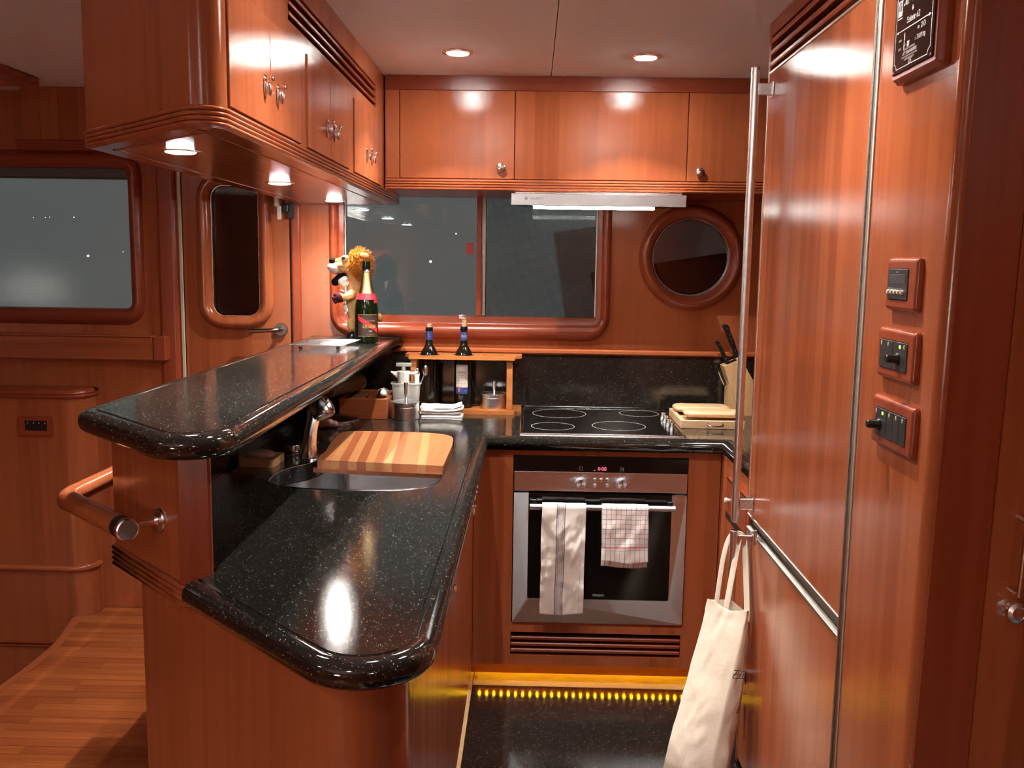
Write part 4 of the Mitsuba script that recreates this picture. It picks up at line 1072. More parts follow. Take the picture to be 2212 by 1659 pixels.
part(fa, 'lever', hull(np.vstack([sph((-0.640, 2.73, 1.118), 0.006, 1).vertices, sph((-0.600, 2.705, 1.116), 0.005, 1).vertices, sph((-0.655, 2.74, 1.114), 0.009, 1).vertices])), 'chrome', 50, 'flat lever on top')
dp = thing('soap_dispenser', 'slim chrome soap dispenser with a flared top behind the tap', 'soap dispenser')
part(dp, 'stem', lathe([(0, 0), (0.024, 0), (0.024, 0.004), (0.015, 0.008), (0.0125, 0.02), (0.012, 0.10), (0.014, 0.112), (0, 0.112)], (-0.712, 2.96, ZK), n=24), 'chrome', 40)
part(dp, 'head', lathe([(0.012, 0.110), (0.026, 0.124), (0.031, 0.130), (0.031, 0.136), (0.027, 0.139), (0, 0.140)], (-0.712, 2.96, ZK), n=28), 'chrome', 40)
dw = thing('drain_knob', 'low round chrome drain knob beside the tap', 'knob')
part(dw, 'cap', lathe([(0.016, 0.008), (0.019, 0.011), (0.019, 0.024), (0.016, 0.028), (0, 0.0285)], (-0.722, 2.772, ZK), n=28), 'chrome', 40)
part(dw, 'collar', lathe([(0, 0), (0.026, 0), (0.026, 0.004), (0.017, 0.0078), (0, 0.0078)], (-0.722, 2.772, ZK), n=28), 'steel_dark', 40)
sd = thing('soap_dish', 'small square wooden soap dish in the corner by the sink', 'soap dish')
part(sd, 'dish', cat(ext(sg.Polygon(rounded([(-0.835, 2.585, 0.012), (-0.728, 2.572, 0.012), (-0.724, 2.685, 0.012), (-0.832, 2.695, 0.012)], 5)), 'z', ZK, ZK + 0.008),
                     ext(sg.Polygon(rounded([(-0.835, 2.585, 0.012), (-0.728, 2.572, 0.012), (-0.724, 2.685, 0.012), (-0.832, 2.695, 0.012)], 5)).difference(sg.Polygon(rounded([(-0.825, 2.595, 0.01), (-0.738, 2.584, 0.01), (-0.735, 2.676, 0.01), (-0.822, 2.685, 0.01)], 5))), 'z', ZK + 0.008, ZK + 0.022)), 'beech', False)
m = sph((0, 0, 0), 1.0, 3)
v = np.sign(m.vertices) * np.abs(m.vertices) ** 0.85
m = trimesh.Trimesh(v * (0.040, 0.030, 0.0145) + (-0.780, 2.634, ZK + 0.0245), m.faces, process=False)
single('soap_bar', m, plain((0.55, 0.40, 0.29), 0.35), 'oval pale bar of soap on the wooden dish', 'soap', smooth=True)
pk = plain((0.55, 0.28, 0.21), 0.5)
single('sponge', blob([[((-0.737, 3.205, 0.951), 0.013), ((-0.700, 3.190, 0.962), 0.0135)], [((-0.735, 3.225, 0.950), 0.013), ((-0.690, 3.222, 0.951), 0.0125)], [((-0.745, 3.235, 0.949), 0.012), ((-0.712, 3.245, 0.952), 0.013)]], 0.006), pk, 'pale pink lobed sponge lying behind the tap', 'sponge', smooth=True)
ld = thing('steel_dish', 'flat brushed steel dish on a foot between tap and wooden box', 'dish')
part(ld, 'foot', lathe([(0, 0), (0.044, 0), (0.045, 0.002), (0.045, 0.012), (0.043, 0.014), (0, 0.014)], (-0.690, 3.290, ZK), n=40), 'steel', 40)
part(ld, 'rim', orient(lathe([(0, 0.0), (0.058, 0.0), (0.066, 0.002), (0.067, 0.009), (0.064, 0.011), (0.02, 0.0165), (0, 0.0165)], n=44), (-0.684, 3.292, ZK + 0.0165), (0.03, -0.05, 1)), 'steel', 40)

# wooden box with its contents
wbx = thing('wooden_box', 'open cherry wood box at the back of the worktop beside the plastic tub', 'box')
for a in [bx(-0.716, -0.534, 3.42, 3.432, ZK, ZK + 0.078), bx(-0.716, -0.534, 3.668, 3.68, ZK, ZK + 0.078), bx(-0.716, -0.704, 3.432, 3.668, ZK, ZK + 0.078), bx(-0.546, -0.534, 3.432, 3.668, ZK, ZK + 0.078)]:
    part(wbx, 'side', a, 'rack_wood' if False else 'cherry_across', False)
part(wbx, 'bottom', bx(-0.704, -0.546, 3.432, 3.668, ZK, ZK + 0.006, 0), 'cherry_across', False)
sv = thing('tea_strainer', 'round wire tea strainer leaning in the wooden box', 'strainer')
part(sv, 'rim', tube([np.array([-0.563, 3.50, ZK + 0.083]) + 0.026 * (math.cos(a) * np.array([0.80, 0.55, 0.25]) + math.sin(a) * np.array([-0.2, -0.15, 0.97])) for a in np.arange(28) * 2 * math.pi / 28], 0.0018, 8, closed=True), 'chrome', 50)
part(sv, 'bowl', orient(lathe([(0.0255, 0), (0.0235, 0.008), (0.017, 0.016), (0.008, 0.020), (0, 0.021), (0, 0.020), (0.008, 0.019), (0.0165, 0.015), (0.023, 0.0075), (0.025, 0)], n=28), (-0.563, 3.50, ZK + 0.083), (0.56, -0.81, 0.0)), metal((0.45, 0.40, 0.32), 0.3), 40)
part(sv, 'handle', tube([(-0.567, 3.500, ZK + 0.057), (-0.59, 3.53, ZK + 0.03), (-0.61, 3.55, ZK + 0.009)], 0.0016, 8), 'chrome', 50)
single('wood_slat', bx(-0.700, -0.640, 3.434, 3.665, ZK + 0.062, ZK + 0.072), 'rolling_wood', 'dark flat wooden slat lying across the wooden box', 'slat', smooth=False)
rp = thing('rolling_pin', 'thick dark wooden rolling pin lying on the wooden box under the bar', 'rolling pin')
rdir = np.array([0.36, 0.93, 0.02])
part(rp, 'roller', lathe([(0, 0), (0.030, 0), (0.034, 0.004), (0.034, 0.226), (0.030, 0.230), (0, 0.230)], (-0.757, 3.41, ZK + 0.113), rdir, 32), 'rolling_wood', 40)
part(rp, 'handle', lathe([(0, -0.002), (0.012, -0.002), (0.013, 0.003), (0, 0.003)], np.array([-0.757, 3.41, ZK + 0.113]) - 0.002 * rdir, rdir, 20), 'rolling_wood', 40)

# translucent tub with tools
scene['frosted_plastic'] = {'type': 'principledthin', 'base_color': rgb(0.72, 0.72, 0.68), 'roughness': 0.35, 'spec_trans': 0.35, 'diff_trans': 1.1}
tb = thing('plastic_tub', 'translucent plastic tub holding kitchen tools next to the wine rack', 'tub')
def rr_xy(cx, cy, w, d, r, n=5):
    return ccw(rounded([(cx - w, cy - d, r), (cx + w, cy - d, r), (cx + w, cy + d, r), (cx - w, cy + d, r)], n))
pl_ = [rr_xy(-0.479, 3.545, 0.046, 0.024, 0.018), rr_xy(-0.479, 3.545, 0.054, 0.029, 0.018)]
part(tb, 'wall', loft([np.c_[pl_[0] * (1 - t) + pl_[1] * t, np.full(len(pl_[0]), ZK + 0.001 + 0.121 * t)] for t in (0, 0.5, 1)]), 'frosted_plastic', 40)
part(tb, 'bottom', ext(sg.Polygon(pl_[0]), 'z', ZK, ZK + 0.002), 'frosted_plastic', False)
part(tb, 'rim', loft([np.c_[inset(pl_[1], -o), np.full(len(pl_[1]), ZK + 0.1225 + z)] for o, z in [(0, 0), (0.004, -0.002), (0.0055, 0.001), (0.004, 0.004), (0, 0.004), (-0.0005, 0.001), (0, 0)]]), 'frosted_plastic', 40)
jg = thing('pourer', 'white plastic pourer with a clear knob standing in the plastic tub', 'pourer')
part(jg, 'body', lathe([(0, 0.004), (0.020, 0.004), (0.022, 0.01), (0.023, 0.135), (0.0265, 0.165), (0.0265, 0.170), (0.022, 0.1705), (0, 0.1705)], (-0.490, 3.549, ZK), n=28), 'white_plastic', 40)
part(jg, 'spout', hull(np.vstack([sph((-0.505, 3.546, ZK + 0.160), 0.008, 1).vertices, sph((-0.512, 3.544, ZK + 0.148), 0.006, 1).vertices, sph((-0.536, 3.542, ZK + 0.1665), 0.0035, 1).vertices])), 'white_plastic', 40)
part(jg, 'handle', cat(tube(smooth_path([(-0.468, 3.544, ZK + 0.162), (-0.45, 3.539, ZK + 0.163), (-0.438, 3.58, ZK + 0.160), (-0.435, 3.532, ZK + 0.135)], 4), 0.0065, 10), bx(-0.444, -0.427, 3.525, 3.538, ZK + 0.108, ZK + 0.160, 0.003)), 'white_plastic', 40)
part(jg, 'knob', cat(bx(-0.519, -0.459, 3.542, 3.556, ZK + 0.188, ZK + 0.202, 0.002), cyl((-0.490, 3.549, ZK + 0.171), (-0.490, 3.549, ZK + 0.188), 0.008, 16)), 'frosted_plastic', 30, 'clear plastic cross knob')
sn = thing('teaspoon', 'teaspoon leaning out of the plastic tub to the right', 'spoon')
part(sn, 'stem', tube(smooth_path([(-0.478, 3.539, ZK + 0.006), (-0.445, 3.537, ZK + 0.075), (-0.418, 3.536, ZK + 0.135), (-0.407, 3.536, ZK + 0.160)], 4), 0.0022, 8), 'chrome', 50)
part(sn, 'bowl', orient(trimesh.Trimesh(sph((0, 0, 0), 1, 2).vertices * (0.010, 0.004, 0.020), sph((0, 0, 0), 1, 2).faces, process=False), (-0.4035, 3.536, ZK + 0.176), (0.05, 0.0, 1.0)), 'chrome', 50)
tg = thing('bag_clip', 'small curved steel clip sticking up from the plastic tub', 'clip')
part(tg, 'loop', tube(smooth_path([(-0.452, 3.561, ZK + 0.120), (-0.447, 3.561, ZK + 0.170), (-0.441, 3.559, ZK + 0.180), (-0.434, 3.558, ZK + 0.172), (-0.436, 3.558, ZK + 0.125)], 4), 0.003, 8), 'chrome', 50)


def canister(x, y, z, r, h, rod, label):
    t = thing('canister', label, 'canister', 'steel canisters with a rod')
    part(t, 'cup', lathe([(0, 0), (r * 0.93, 0), (r * 0.97, 0.003), (r * 0.97, h * 0.70), (r * 0.955, h * 0.71), (r * 0.955, h * 0.73), (r * 0.975, h * 0.74), (r * 0.985, h - 0.006), (r * 1.03, h - 0.003), (r * 1.03, h - 0.0005), (r * 0.99, h), (r * 0.9, h - 0.003), (r * 0.3, h - 0.012), (0, h - 0.013)], (x, y, z), n=48), 'steel', 35)
    part(t, 'rod', lathe([(0, h - 0.0125), (0.0050, h - 0.0125), (0.0050, h + rod * 0.35), (0.0075, h + rod * 0.36), (0.0078, h + rod), (0.007, h + rod + 0.002), (0, h + rod + 0.002)], (x + 0.004, y, z), n=20), 'steel', 35)
canister(-0.472, 3.455, ZK, 0.0545, 0.066, 0.070, 'steel canister with a thick rod standing in front of the plastic tub')
canister(-0.1455, 3.646, 0.9525, 0.0515, 0.062, 0.044, 'steel canister with a short rod on the lower shelf of the wine rack')

nk = thing('napkin_stack', 'stack of folded white cloth napkins between canister and wine rack', 'napkins')
for k in range(4):
    z0 = ZK + 0.001 + 0.0105 * k
    V = np.zeros((34, 18, 3))
    dx_, dy_ = (0.004, -0.003, 0.005, -0.002)[k], (0.0, 0.006, -0.004, 0.003)[k]
    for i in range(34):
        for j in range(18):
            u, w = i / 33, j / 17
            x = -0.418 + 0.158 * u + dx_
            y_ = 3.488 + 0.082 * w + dy_ * 0.6
            V[i, j] = (x + 0.004 * (meshkit.noise(np.array([w * 5, k * 3.1, 1.0])) - 0.5), y_ + 0.006 * (meshkit.noise(np.array([u * 6, k * 2.7, 5.0])) - 0.5), z0 + 0.005 + 0.0035 * (meshkit.noise(np.array([u * 5, w * 4, k * 1.0])) - 0.5) + (0.012 * max(0, u - 0.8) * 5 * (k / 3) if k else 0) - 0.0025 * (k == 0))
    part(nk, 'napkin', solid_sheet(V, 0.0085), 'white_cotton', True)

# wine rack
wk = thing('wine_rack', 'small two-tier wooden wine rack against the granite upstand', 'wine rack')
def shelf_poly():
    return sg.Polygon(rounded([(-0.478, 3.582, 0.008), (-0.058, 3.582, 0.008), (-0.058, 3.650, 0.006), (-0.034, 3.672, 0.006), (-0.034, 3.748, 0.006), (-0.500, 3.748, 0.006), (-0.500, 3.672, 0.006), (-0.478, 3.650, 0.006)], 5))
top_ = shelf_poly()
for hx_ in (-0.403, -0.265, -0.148):
    top_ = top_.difference(sg.Point(hx_, 3.662).buffer(0.0425, 24))
part(wk, 'shelf', ext(top_, 'z', 1.150, 1.162), 'rack_wood', False)
part(wk, 'shelf', ext(shelf_poly(), 'z', ZK, ZK + 0.0155), 'rack_wood', False)
for a in (-0.470, -0.092):
    part(wk, 'post', bx(a, a + 0.024, 3.600, 3.672, 0.9520, 1.1498, 0.002), 'rack_wood', False)

scene['bottle_dark'] = plain((0.006, 0.005, 0.003), 0.03)
scene['bottle_green'] = plain((0.0025, 0.009, 0.002), 0.03)
scene['cork'] = plain((0.55, 0.36, 0.20), 0.5)
scene['label_cream'] = plain((0.62, 0.55, 0.50), 0.4)
scene['label_blue'] = plain((0.022, 0.055, 0.21), 0.3)
scene['label_red'] = plain((0.62, 0.035, 0.055), 0.3)
scene['label_brown'] = plain((0.055, 0.028, 0.022), 0.35)
scene['gold_foil'] = metal((0.80, 0.60, 0.30), 0.25)
scene['gold_print'] = plain((0.55, 0.33, 0.10), 0.3)


def wrap(c, r, a0, a1, z0, z1, th=0.0006, n=20):
    """A label on a round bottle; angles from the camera side, to the right positive."""
    A = np.linspace(a0, a1, n)
    V = np.zeros((2, n, 3))
    for i, z in enumerate((z0, z1)):
        V[i, :, 0], V[i, :, 1], V[i, :, 2] = c[0] + (r + th) * np.sin(A), c[1] - (r + th) * np.cos(A), z
    return solid_sheet(V, th)


def wrap_text(s, h, c, r, ac, z, width=None, bold=False):
    m = meshkit.text_mesh(s, h, 0.0003, bold)
    v = np.array(m.vertices)
    w0 = v[:, 0].max() - v[:, 0].min()
    x = (v[:, 0] - v[:, 0].min() - w0 / 2) * ((width / w0) if width else 1)
    A = ac + x / r
    R_ = r + 0.0010 + v[:, 2]
    return trimesh.Trimesh(np.c_[c[0] + R_ * np.sin(A), c[1] - R_ * np.cos(A), z + v[:, 1]], m.faces, process=False)


def wine(x, label, top, cork, ch, labelled):
    t = thing('wine_bottle', label, 'wine bottle', 'dark wine bottles in the rack')
    c = (x, 3.662)
    z = 0.9526
    n0 = top - z
    part(t, 'glass', lathe([(0, 0.004), (0.030, 0.0), (0.0365, 0.003), (0.0375, 0.008), (0.0375, 0.188), (0.0365, 0.203), (0.031, 0.222), (0.021, 0.238), (0.0152, 0.250), (0.0138, 0.262), (0.0134, n0 - 0.016), (0.0150, n0 - 0.014), (0.0150, n0 - 0.004), (0.0138, n0), (0.010, n0), (0.0, n0 - 0.001)], (x, c[1], z), n=40), 'bottle_dark', 40)
    part(t, 'neck_foil', wrap(c, 0.0140, -math.pi, math.pi, z + 0.268, z + 0.268 + 0.034, 0.0005, 28), 'label_blue', 40, 'blue band round the neck')
    part(t, 'neck_print', wrap_text(ch, 0.010, c, 0.0140, 0.15, z + 0.280), 'gold_print', False)
    part(t, 'cork', cyl((x + 0.001, c[1], top - 0.0005), (x + 0.001, c[1], top + cork), 0.0098, 18, 0.001), 'cork', 40)
    if labelled:
        part(t, 'label', wrap(c, 0.0375, -0.82, 0.52, z + 0.083, z + 0.172), 'label_cream', 40, 'cream paper label')
        part(t, 'lower_label', wrap(c, 0.0375, -0.82, 0.52, z + 0.058, z + 0.0825), 'label_blue', 40, 'blue lower label')
        part(t, 'lower_label', wrap(c, 0.0375, -0.82, 0.52, z + 0.1722, z + 0.1765), 'label_blue', 40)
        part(t, 'label_print', cat(wrap_text('Château', 0.009, c, 0.0375, -0.15, z + 0.140, 0.034), wrap_text('MACAU', 0.0045, c, 0.0375, -0.15, z + 0.128, 0.018), wrap_text('grand vin', 0.007, c, 0.0375, -0.15, z + 0.108, 0.030), wrap_text('mis en bouteille', 0.003, c, 0.0375, -0.15, z + 0.097, 0.036)), 'grey_print', False)
        part(t, 'crest', cat(wrap(c, 0.0381, -0.55, -0.30, z + 0.066, z + 0.087)), plain((0.45, 0.10, 0.12)), 40)
        part(t, 'label_print', wrap_text('2007', 0.004, c, 0.0375, 0.28, z + 0.068, 0.009), 'pale_print', False)
    return t
wine(-0.403, 'dark wine bottle with a low cork, next to the left post of the rack', 1.270, 0.014, 'C', False)
wine(-0.265, 'dark wine bottle with a cream label and tall cork in the middle of the rack', 1.275, 0.031, 'BRI', True)
wc = thing('wire_cage', 'twisted wire cage balanced on the tall cork of the wine bottle', 'wire cage')
cw = np.array([-0.270, 3.662, 1.3095])
part(wc, 'wire_ring', tube([cw + (0.017 * math.cos(a), 0.017 * math.sin(a), 0.0085 + 0.003 * math.sin(4 * a)) for a in np.arange(30) * 2 * math.pi / 30], 0.0016, 6, closed=True), 'chrome', 50)
part(wc, 'wire_ring', tube([cw + (-0.002 + 0.019 * math.cos(a), 0.015 * math.sin(a), -0.001 + 0.002 * math.sin(3 * a)) for a in np.arange(30) * 2 * math.pi / 30], 0.0012, 6, closed=True), 'chrome', 50)
for a in (0.4, 2.0, 3.6, 5.2):
    part(wc, 'wire_leg', tube([cw + (0.017 * math.cos(a), 0.017 * math.sin(a), 0.009), cw + (0.021 * math.cos(a + 0.4), 0.018 * math.sin(a + 0.4), 0.003), cw + (0.018 * math.cos(a + 0.7), 0.014 * math.sin(a + 0.7), -0.002)], 0.0010, 6), 'chrome', 50)

# tray with two bread boards, knife block
tr = thing('wooden_tray', 'shallow pale beech tray with a steel handle beside the cooktop', 'tray')
for m_ in [bx(0.554, 0.786, 3.340, 3.357, ZK, ZK + 0.030), bx(0.554, 0.786, 3.622, 3.638, ZK, ZK + 0.030), bx(0.554, 0.570, 3.3575, 3.6215, ZK, ZK + 0.030), bx(0.770, 0.786, 3.3575, 3.6215, ZK, ZK + 0.030)]:
    part(tr, 'side', m_, 'beech', False)
part(tr, 'bottom', bx(0.571, 0.769, 3.358, 3.621, ZK, ZK + 0.018, 0.001), 'beech', False)
part(tr, 'handle', tube(smooth_path([(0.650, 3.3395, ZK + 0.021), (0.650, 3.327, ZK + 0.020), (0.653, 3.318, ZK + 0.016), (0.668, 3.314, ZK + 0.014), (0.686, 3.314, ZK + 0.014), (0.701, 3.318, ZK + 0.016), (0.704, 3.327, ZK + 0.020), (0.704, 3.3395, ZK + 0.021)], 4), 0.0028, 10), 'chrome', 50, 'bent steel handle')
def breadboard(y0, y1, x0, x1, label):
    p = ccw(rounded([(x0, y0 + 0.01, 0.035), (x1, y0, 0.04), (x1 - 0.01, y1, 0.035), (x0 + 0.005, y1, 0.035)], 10))
    prof = [(0.012, 0), (0.004, 0.003), (0.0, 0.009), (0.001, 0.015), (0.006, 0.020), (0.014, 0.0225), (0.022, 0.023)]
    single('bread_board', slab(p, [(d, ZK + 0.0305 + z) for d, z in prof]), 'beech', label, 'bread board', 'rounded boards on the beech tray', smooth=50)
breadboard(3.515, 3.636, 0.557, 0.783, 'rounded beech board at the back of the tray, nearest the granite upstand')
breadboard(3.395, 3.505, 0.577, 0.800, 'rounded beech board at the front of the tray, above the steel handle')
kb = thing('knife_block', 'slanted pale beech knife block beside the fridge', 'knife block')
part(kb, 'block', ext([(0.768, 1.132), (0.835, 1.162), (0.935, 0.995), (0.925, 0.9365), (0.835, 0.9365)], 'y', 3.655, 3.742), 'beech_upright', False)
part(kb, 'stand', ext([(0.790, 1.072), (0.800, 1.074), (0.834, 0.99), (0.834, 0.9365), (0.790, 0.9365)], 'y', 3.665, 3.735), 'beech_upright', False)
part(kb, 'slot', hull([(0.783, 3.675, 1.1395), (0.822, 3.675, 1.1568), (0.822, 3.725, 1.1568), (0.783, 3.725, 1.1395), (0.785, 3.675, 1.135), (0.824, 3.675, 1.152), (0.824, 3.725, 1.152), (0.785, 3.725, 1.135)]), 'gap_dark', False)
def knife(p, q, w, label, rivets):
    t = thing('knife', label, 'knife', 'black-handled knives in the block')
    p, q = np.array(p), np.array(q)
    d = (q - p) / np.linalg.norm(q - p)
    s = np.array([d[2], 0, -d[0]])
    pts = []
    for u, ww in ((0, 0.8), (0.06, 1.15), (0.2, 0.9), (0.5, 1.0), (0.8, 0.85), (1.0, 1.1)):
        c = p + (q - p) * u
        for a in (-1, 1):
            for b in (-1, 1):
                pts.append(c + s * a * w * ww * 0.5 + np.array([0, b * 0.0075, 0]))
    segs = []
    for i in range(5):
        segs.append(hull(pts[4 * i:4 * i + 8]))
    part(t, 'handle', cat(segs, hull(np.vstack([sph(p + s * w * 0.25 - d * 0.001, w * 0.42, 1, (1, 0.5, 1)).vertices]))), 'black_plastic', 40)
    for u in rivets:
        part(t, 'rivet', cyl(p + (q - p) * u + (0, -0.0082, 0), p + (q - p) * u + (0, 0.0082, 0), 0.0026, 10), 'chrome', 40)
    part(t, 'blade', hull([q + s * 0.007 + (0, -0.001, 0), q - s * 0.007 + (0, -0.001, 0), q + s * 0.007 + (0, 0.001, 0), q - s * 0.007 + (0, 0.001, 0), q + d * 0.02 + s * 0.006, q + d * 0.02 - s * 0.006]), 'chrome', False)
knife((0.772, 3.690, 1.294), (0.826, 3.690, 1.168), 0.021, 'large black-handled knife standing tallest in the block', (0.1, 0.3, 0.42, 0.55, 0.8))
knife((0.747, 3.712, 1.227), (0.790, 3.712, 1.148), 0.014, 'small black-handled knife beside the tall one in the block', (0.15, 0.5, 0.85))
scs = thing('sharpening_steel', 'slim dark tool with a bright edge leaning on the side of the knife block', 'sharpener')
part(scs, 'grip', hull(np.vstack([sph((0.760, 3.69, 1.108), 0.0055, 1).vertices, sph((0.782, 3.69, 1.058), 0.0055, 1).vertices])), 'black_plastic', 50)
part(scs, 'edge', hull(np.vstack([sph((0.7535, 3.686, 1.106), 0.003, 1).vertices, sph((0.7755, 3.686, 1.058), 0.003, 1).vertices])), 'chrome', 50)

# ================================================================== on the bar
ZB = 1.2212
tv = thing('trivet', 'chrome wire trivet on black ball feet near the far end of the bar', 'trivet')
for i in range(9):
    y_ = 3.175 + 0.031 * i
    part(tv, 'wire', cyl((-0.838 + 0.004 * i, y_, ZB + 0.0145), (-0.648 + 0.0018 * i, y_, ZB + 0.0145), 0.0017, 8), 'chrome', 50)
for x in (-0.795, -0.690):
    part(tv, 'cross_wire', cyl((x, 3.17, ZB + 0.0115), (x + 0.01, 3.428, ZB + 0.0115), 0.0016, 8), 'chrome', 50)
for x, y_ in ((-0.797, 3.178), (-0.668, 3.182), (-0.788, 3.412), (-0.664, 3.412)):
    part(tv, 'ball_foot', sph((x, y_, ZB + 0.0066), 0.0066, 2), 'black_plastic', 50)

cbt = thing('champagne_bottle', 'opened green champagne bottle with gold foil and a red sash, on the bar', 'champagne bottle')
cc = (-0.620, 3.475)
ring = [(0, 0.006), (0.030, 0.0), (0.0425, 0.003), (0.0440, 0.010), (0.0440, 0.120), (0.0425, 0.138), (0.0375, 0.160), (0.030, 0.184), (0.0232, 0.210), (0.0185, 0.240), (0.0160, 0.266), (0.0150, 0.282), (0.0162, 0.284), (0.0162, 0.290), (0.0150, 0.292), (0.0152, 0.303), (0.0140, 0.305), (0.010, 0.304), (0.0095, 0.290), (0, 0.289)]
part(cbt, 'glass', lathe(ring, (cc[0], cc[1], ZB), n=44), 'bottle_green', 40)
part(cbt, 'neck_foil', lathe([(0.0312, 0.1838), (0.0243, 0.210), (0.0196, 0.240), (0.0175, 0.2625), (0.0160, 0.2625), (0.0180, 0.240), (0.0226, 0.210), (0.0296, 0.1838)], (cc[0], cc[1], ZB), n=40), 'gold_foil', 40, 'gold foil round the neck')
part(cbt, 'torn_foil', lathe([(0.0166, 0.2620), (0.0196, 0.2640), (0.0188, 0.2675), (0.0202, 0.2700), (0.0176, 0.2745), (0.0158, 0.2740)], (cc[0], cc[1], ZB), n=17), 'chrome', False, 'torn silver foil edge')
part(cbt, 'collar', lathe([(0.0395, 0.1630), (0.0318, 0.1855), (0.0312, 0.1850), (0.0385, 0.1628)], (cc[0], cc[1], ZB), n=40), 'label_red', 40, 'red paper collar')
part(cbt, 'collar_tail', wrap(cc, 0.0405, 0.9, 1.45, ZB + 0.150, ZB + 0.166), 'label_red', 40)
part(cbt, 'label', wrap(cc, 0.0440, -0.62, 1.25, ZB + 0.026, ZB + 0.108), 'label_brown', 40, 'dark brown label')
zA, zB_ = ZB + 0.026, ZB + 0.108
N = 30
for_v = []
A = np.linspace(-0.58, 1.22, N)
V = np.zeros((2, N, 3))
for i in range(N):
    t = i / (N - 1)
    zc = zB_ - 0.010 - 0.050 * t
    for k, z in enumerate((zc - 0.0095, zc + 0.0085)):
        V[k, i] = (cc[0] + 0.0452 * math.sin(A[i]), cc[1] - 0.0452 * math.cos(A[i]), z)
part(cbt, 'sash', solid_sheet(V, 0.0005), 'label_red', 40, 'diagonal red sash across the label')
part(cbt, 'gold_edge', cat(wrap(cc, 0.0443, -0.62, 1.25, ZB + 0.1070, ZB + 0.1082), wrap(cc, 0.0443, -0.62, 1.25, ZB + 0.0260, ZB + 0.0272)), 'gold_print', 40)
part(cbt, 'label_print', cat(wrap_text('G.H.MUMM', 0.0120, cc, 0.0446, 0.42, ZB + 0.058, 0.050, True), wrap_text('CHAMPAGNE', 0.005, cc, 0.0446, 0.55, ZB + 0.082, 0.034)), 'gold_print', False, 'gold label lettering')
part(cbt, 'label_print', wrap_text('2002', 0.0055, cc, 0.0446, 0.50, ZB + 0.043, 0.014, True), 'pale_print', False)
part(cbt, 'label_print', wrap_text('BRUT MILLESIME', 0.003, cc, 0.0446, 0.5, ZB + 0.032, 0.030), 'gold_print', False)

# plush lion
scene['plush_tan'] = two({'type': 'diffuse', 'reflectance': rgb(0.62, 0.37, 0.16)})
scene['plush_orange'] = two({'type': 'diffuse', 'reflectance': rgb(0.52, 0.16, 0.04)})
scene['plush_mane'] = two({'type': 'diffuse', 'reflectance': rgb(0.42, 0.145, 0.025)})
scene['plush_white'] = two({'type': 'diffuse', 'reflectance': rgb(0.80, 0.76, 0.72)})
scene['plush_black'] = two({'type': 'diffuse', 'reflectance': rgb(0.008, 0.007, 0.007)})
scene['plush_brown'] = two({'type': 'diffuse', 'reflectance': rgb(0.060, 0.018, 0.022)})
LY = 3.555
ln = thing('plush_lion', 'plush toy lion with a shaggy orange mane standing behind the champagne bottle', 'plush toy')
def lp(x, z, y=0.0):
    return np.array([x, LY + y, z])
part(ln, 'body', blob([[(lp(-0.680, 1.285), 0.017), (lp(-0.682, 1.320), 0.024), (lp(-0.682, 1.360), 0.031), (lp(-0.676, 1.405), 0.034), (lp(-0.676, 1.445), 0.026), (lp(-0.676, 1.490), 0.036)],
                      [(lp(-0.690, 1.505), 0.030), (lp(-0.728, 1.508, -0.004), 0.025), (lp(-0.742, 1.505, -0.005), 0.022)],
                      [(lp(-0.672, 1.405, -0.026), 0.020), (lp(-0.700, 1.392, -0.042), 0.018), (lp(-0.722, 1.392, -0.045), 0.0165)],
                      [(lp(-0.668, 1.400, 0.026), 0.019), (lp(-0.640, 1.375, 0.034), 0.016)],
                      [(lp(-0.690, 1.290, -0.014), 0.017), (lp(-0.688, 1.275, -0.016), 0.016)], [(lp(-0.672, 1.290, 0.014), 0.017), (lp(-0.672, 1.275, 0.016), 0.016)]], 0.007), 'plush_tan', True)
part(ln, 'nose_bridge', blob([[(lp(-0.705, 1.530, -0.006), 0.014), (lp(-0.742, 1.523, -0.008), 0.0135)]], 0.006), 'plush_orange', True)
part(ln, 'muzzle', blob([[(lp(-0.752, 1.497, -0.012), 0.0205), (lp(-0.765, 1.502, -0.010), 0.0165)], [(lp(-0.752, 1.493, 0.010), 0.0195)]], 0.006), 'plush_white', True, 'white muzzle')
part(ln, 'nose', sph(lp(-0.760, 1.526, -0.008), 0.0125, 2, (1.15, 1.2, 1.0)), 'plush_black', True, 'black nose')
part(ln, 'mouth', blob([[(lp(-0.752, 1.446, -0.004), 0.0155), (lp(-0.735, 1.466, -0.004), 0.012), (lp(-0.712, 1.476, 0), 0.010)]], 0.006), 'plush_black', True, 'dark open lower jaw')
part(ln, 'beard', blob([[(lp(-0.727, 1.447, -0.014), 0.0135), (lp(-0.712, 1.457, -0.016), 0.0125)], [(lp(-0.716, 1.436, -0.016), 0.0115), (lp(-0.704, 1.443, -0.016), 0.009)]], 0.005), 'plush_white', True, 'fluffy white chin tuft')
for dy in (-0.014, 0.012):
    e = part(ln, 'eye', sph(lp(-0.712, 1.537, dy - 0.008), 0.0115, 2, (1.25, 0.6, 0.95)), 'plush_white', True)
    part(e, 'pupil', sph(lp(-0.716, 1.537, dy - 0.0125), 0.008, 2, (1.0, 0.5, 0.9)), 'grey_plastic', True)
part(ln, 'ear', blob([[(lp(-0.640, 1.548, -0.030), 0.012), (lp(-0.628, 1.546, -0.030), 0.010)]], 0.006), 'plush_tan', True)
part(ln, 'paw', blob([[(lp(-0.727, 1.388, -0.046), 0.0195), (lp(-0.741, 1.384, -0.046), 0.015)], [(lp(-0.742, 1.398, -0.052), 0.0085)], [(lp(-0.747, 1.386, -0.055), 0.0085)], [(lp(-0.742, 1.373, -0.052), 0.0085)]], 0.005), 'plush_brown', True, 'dark brown paw')
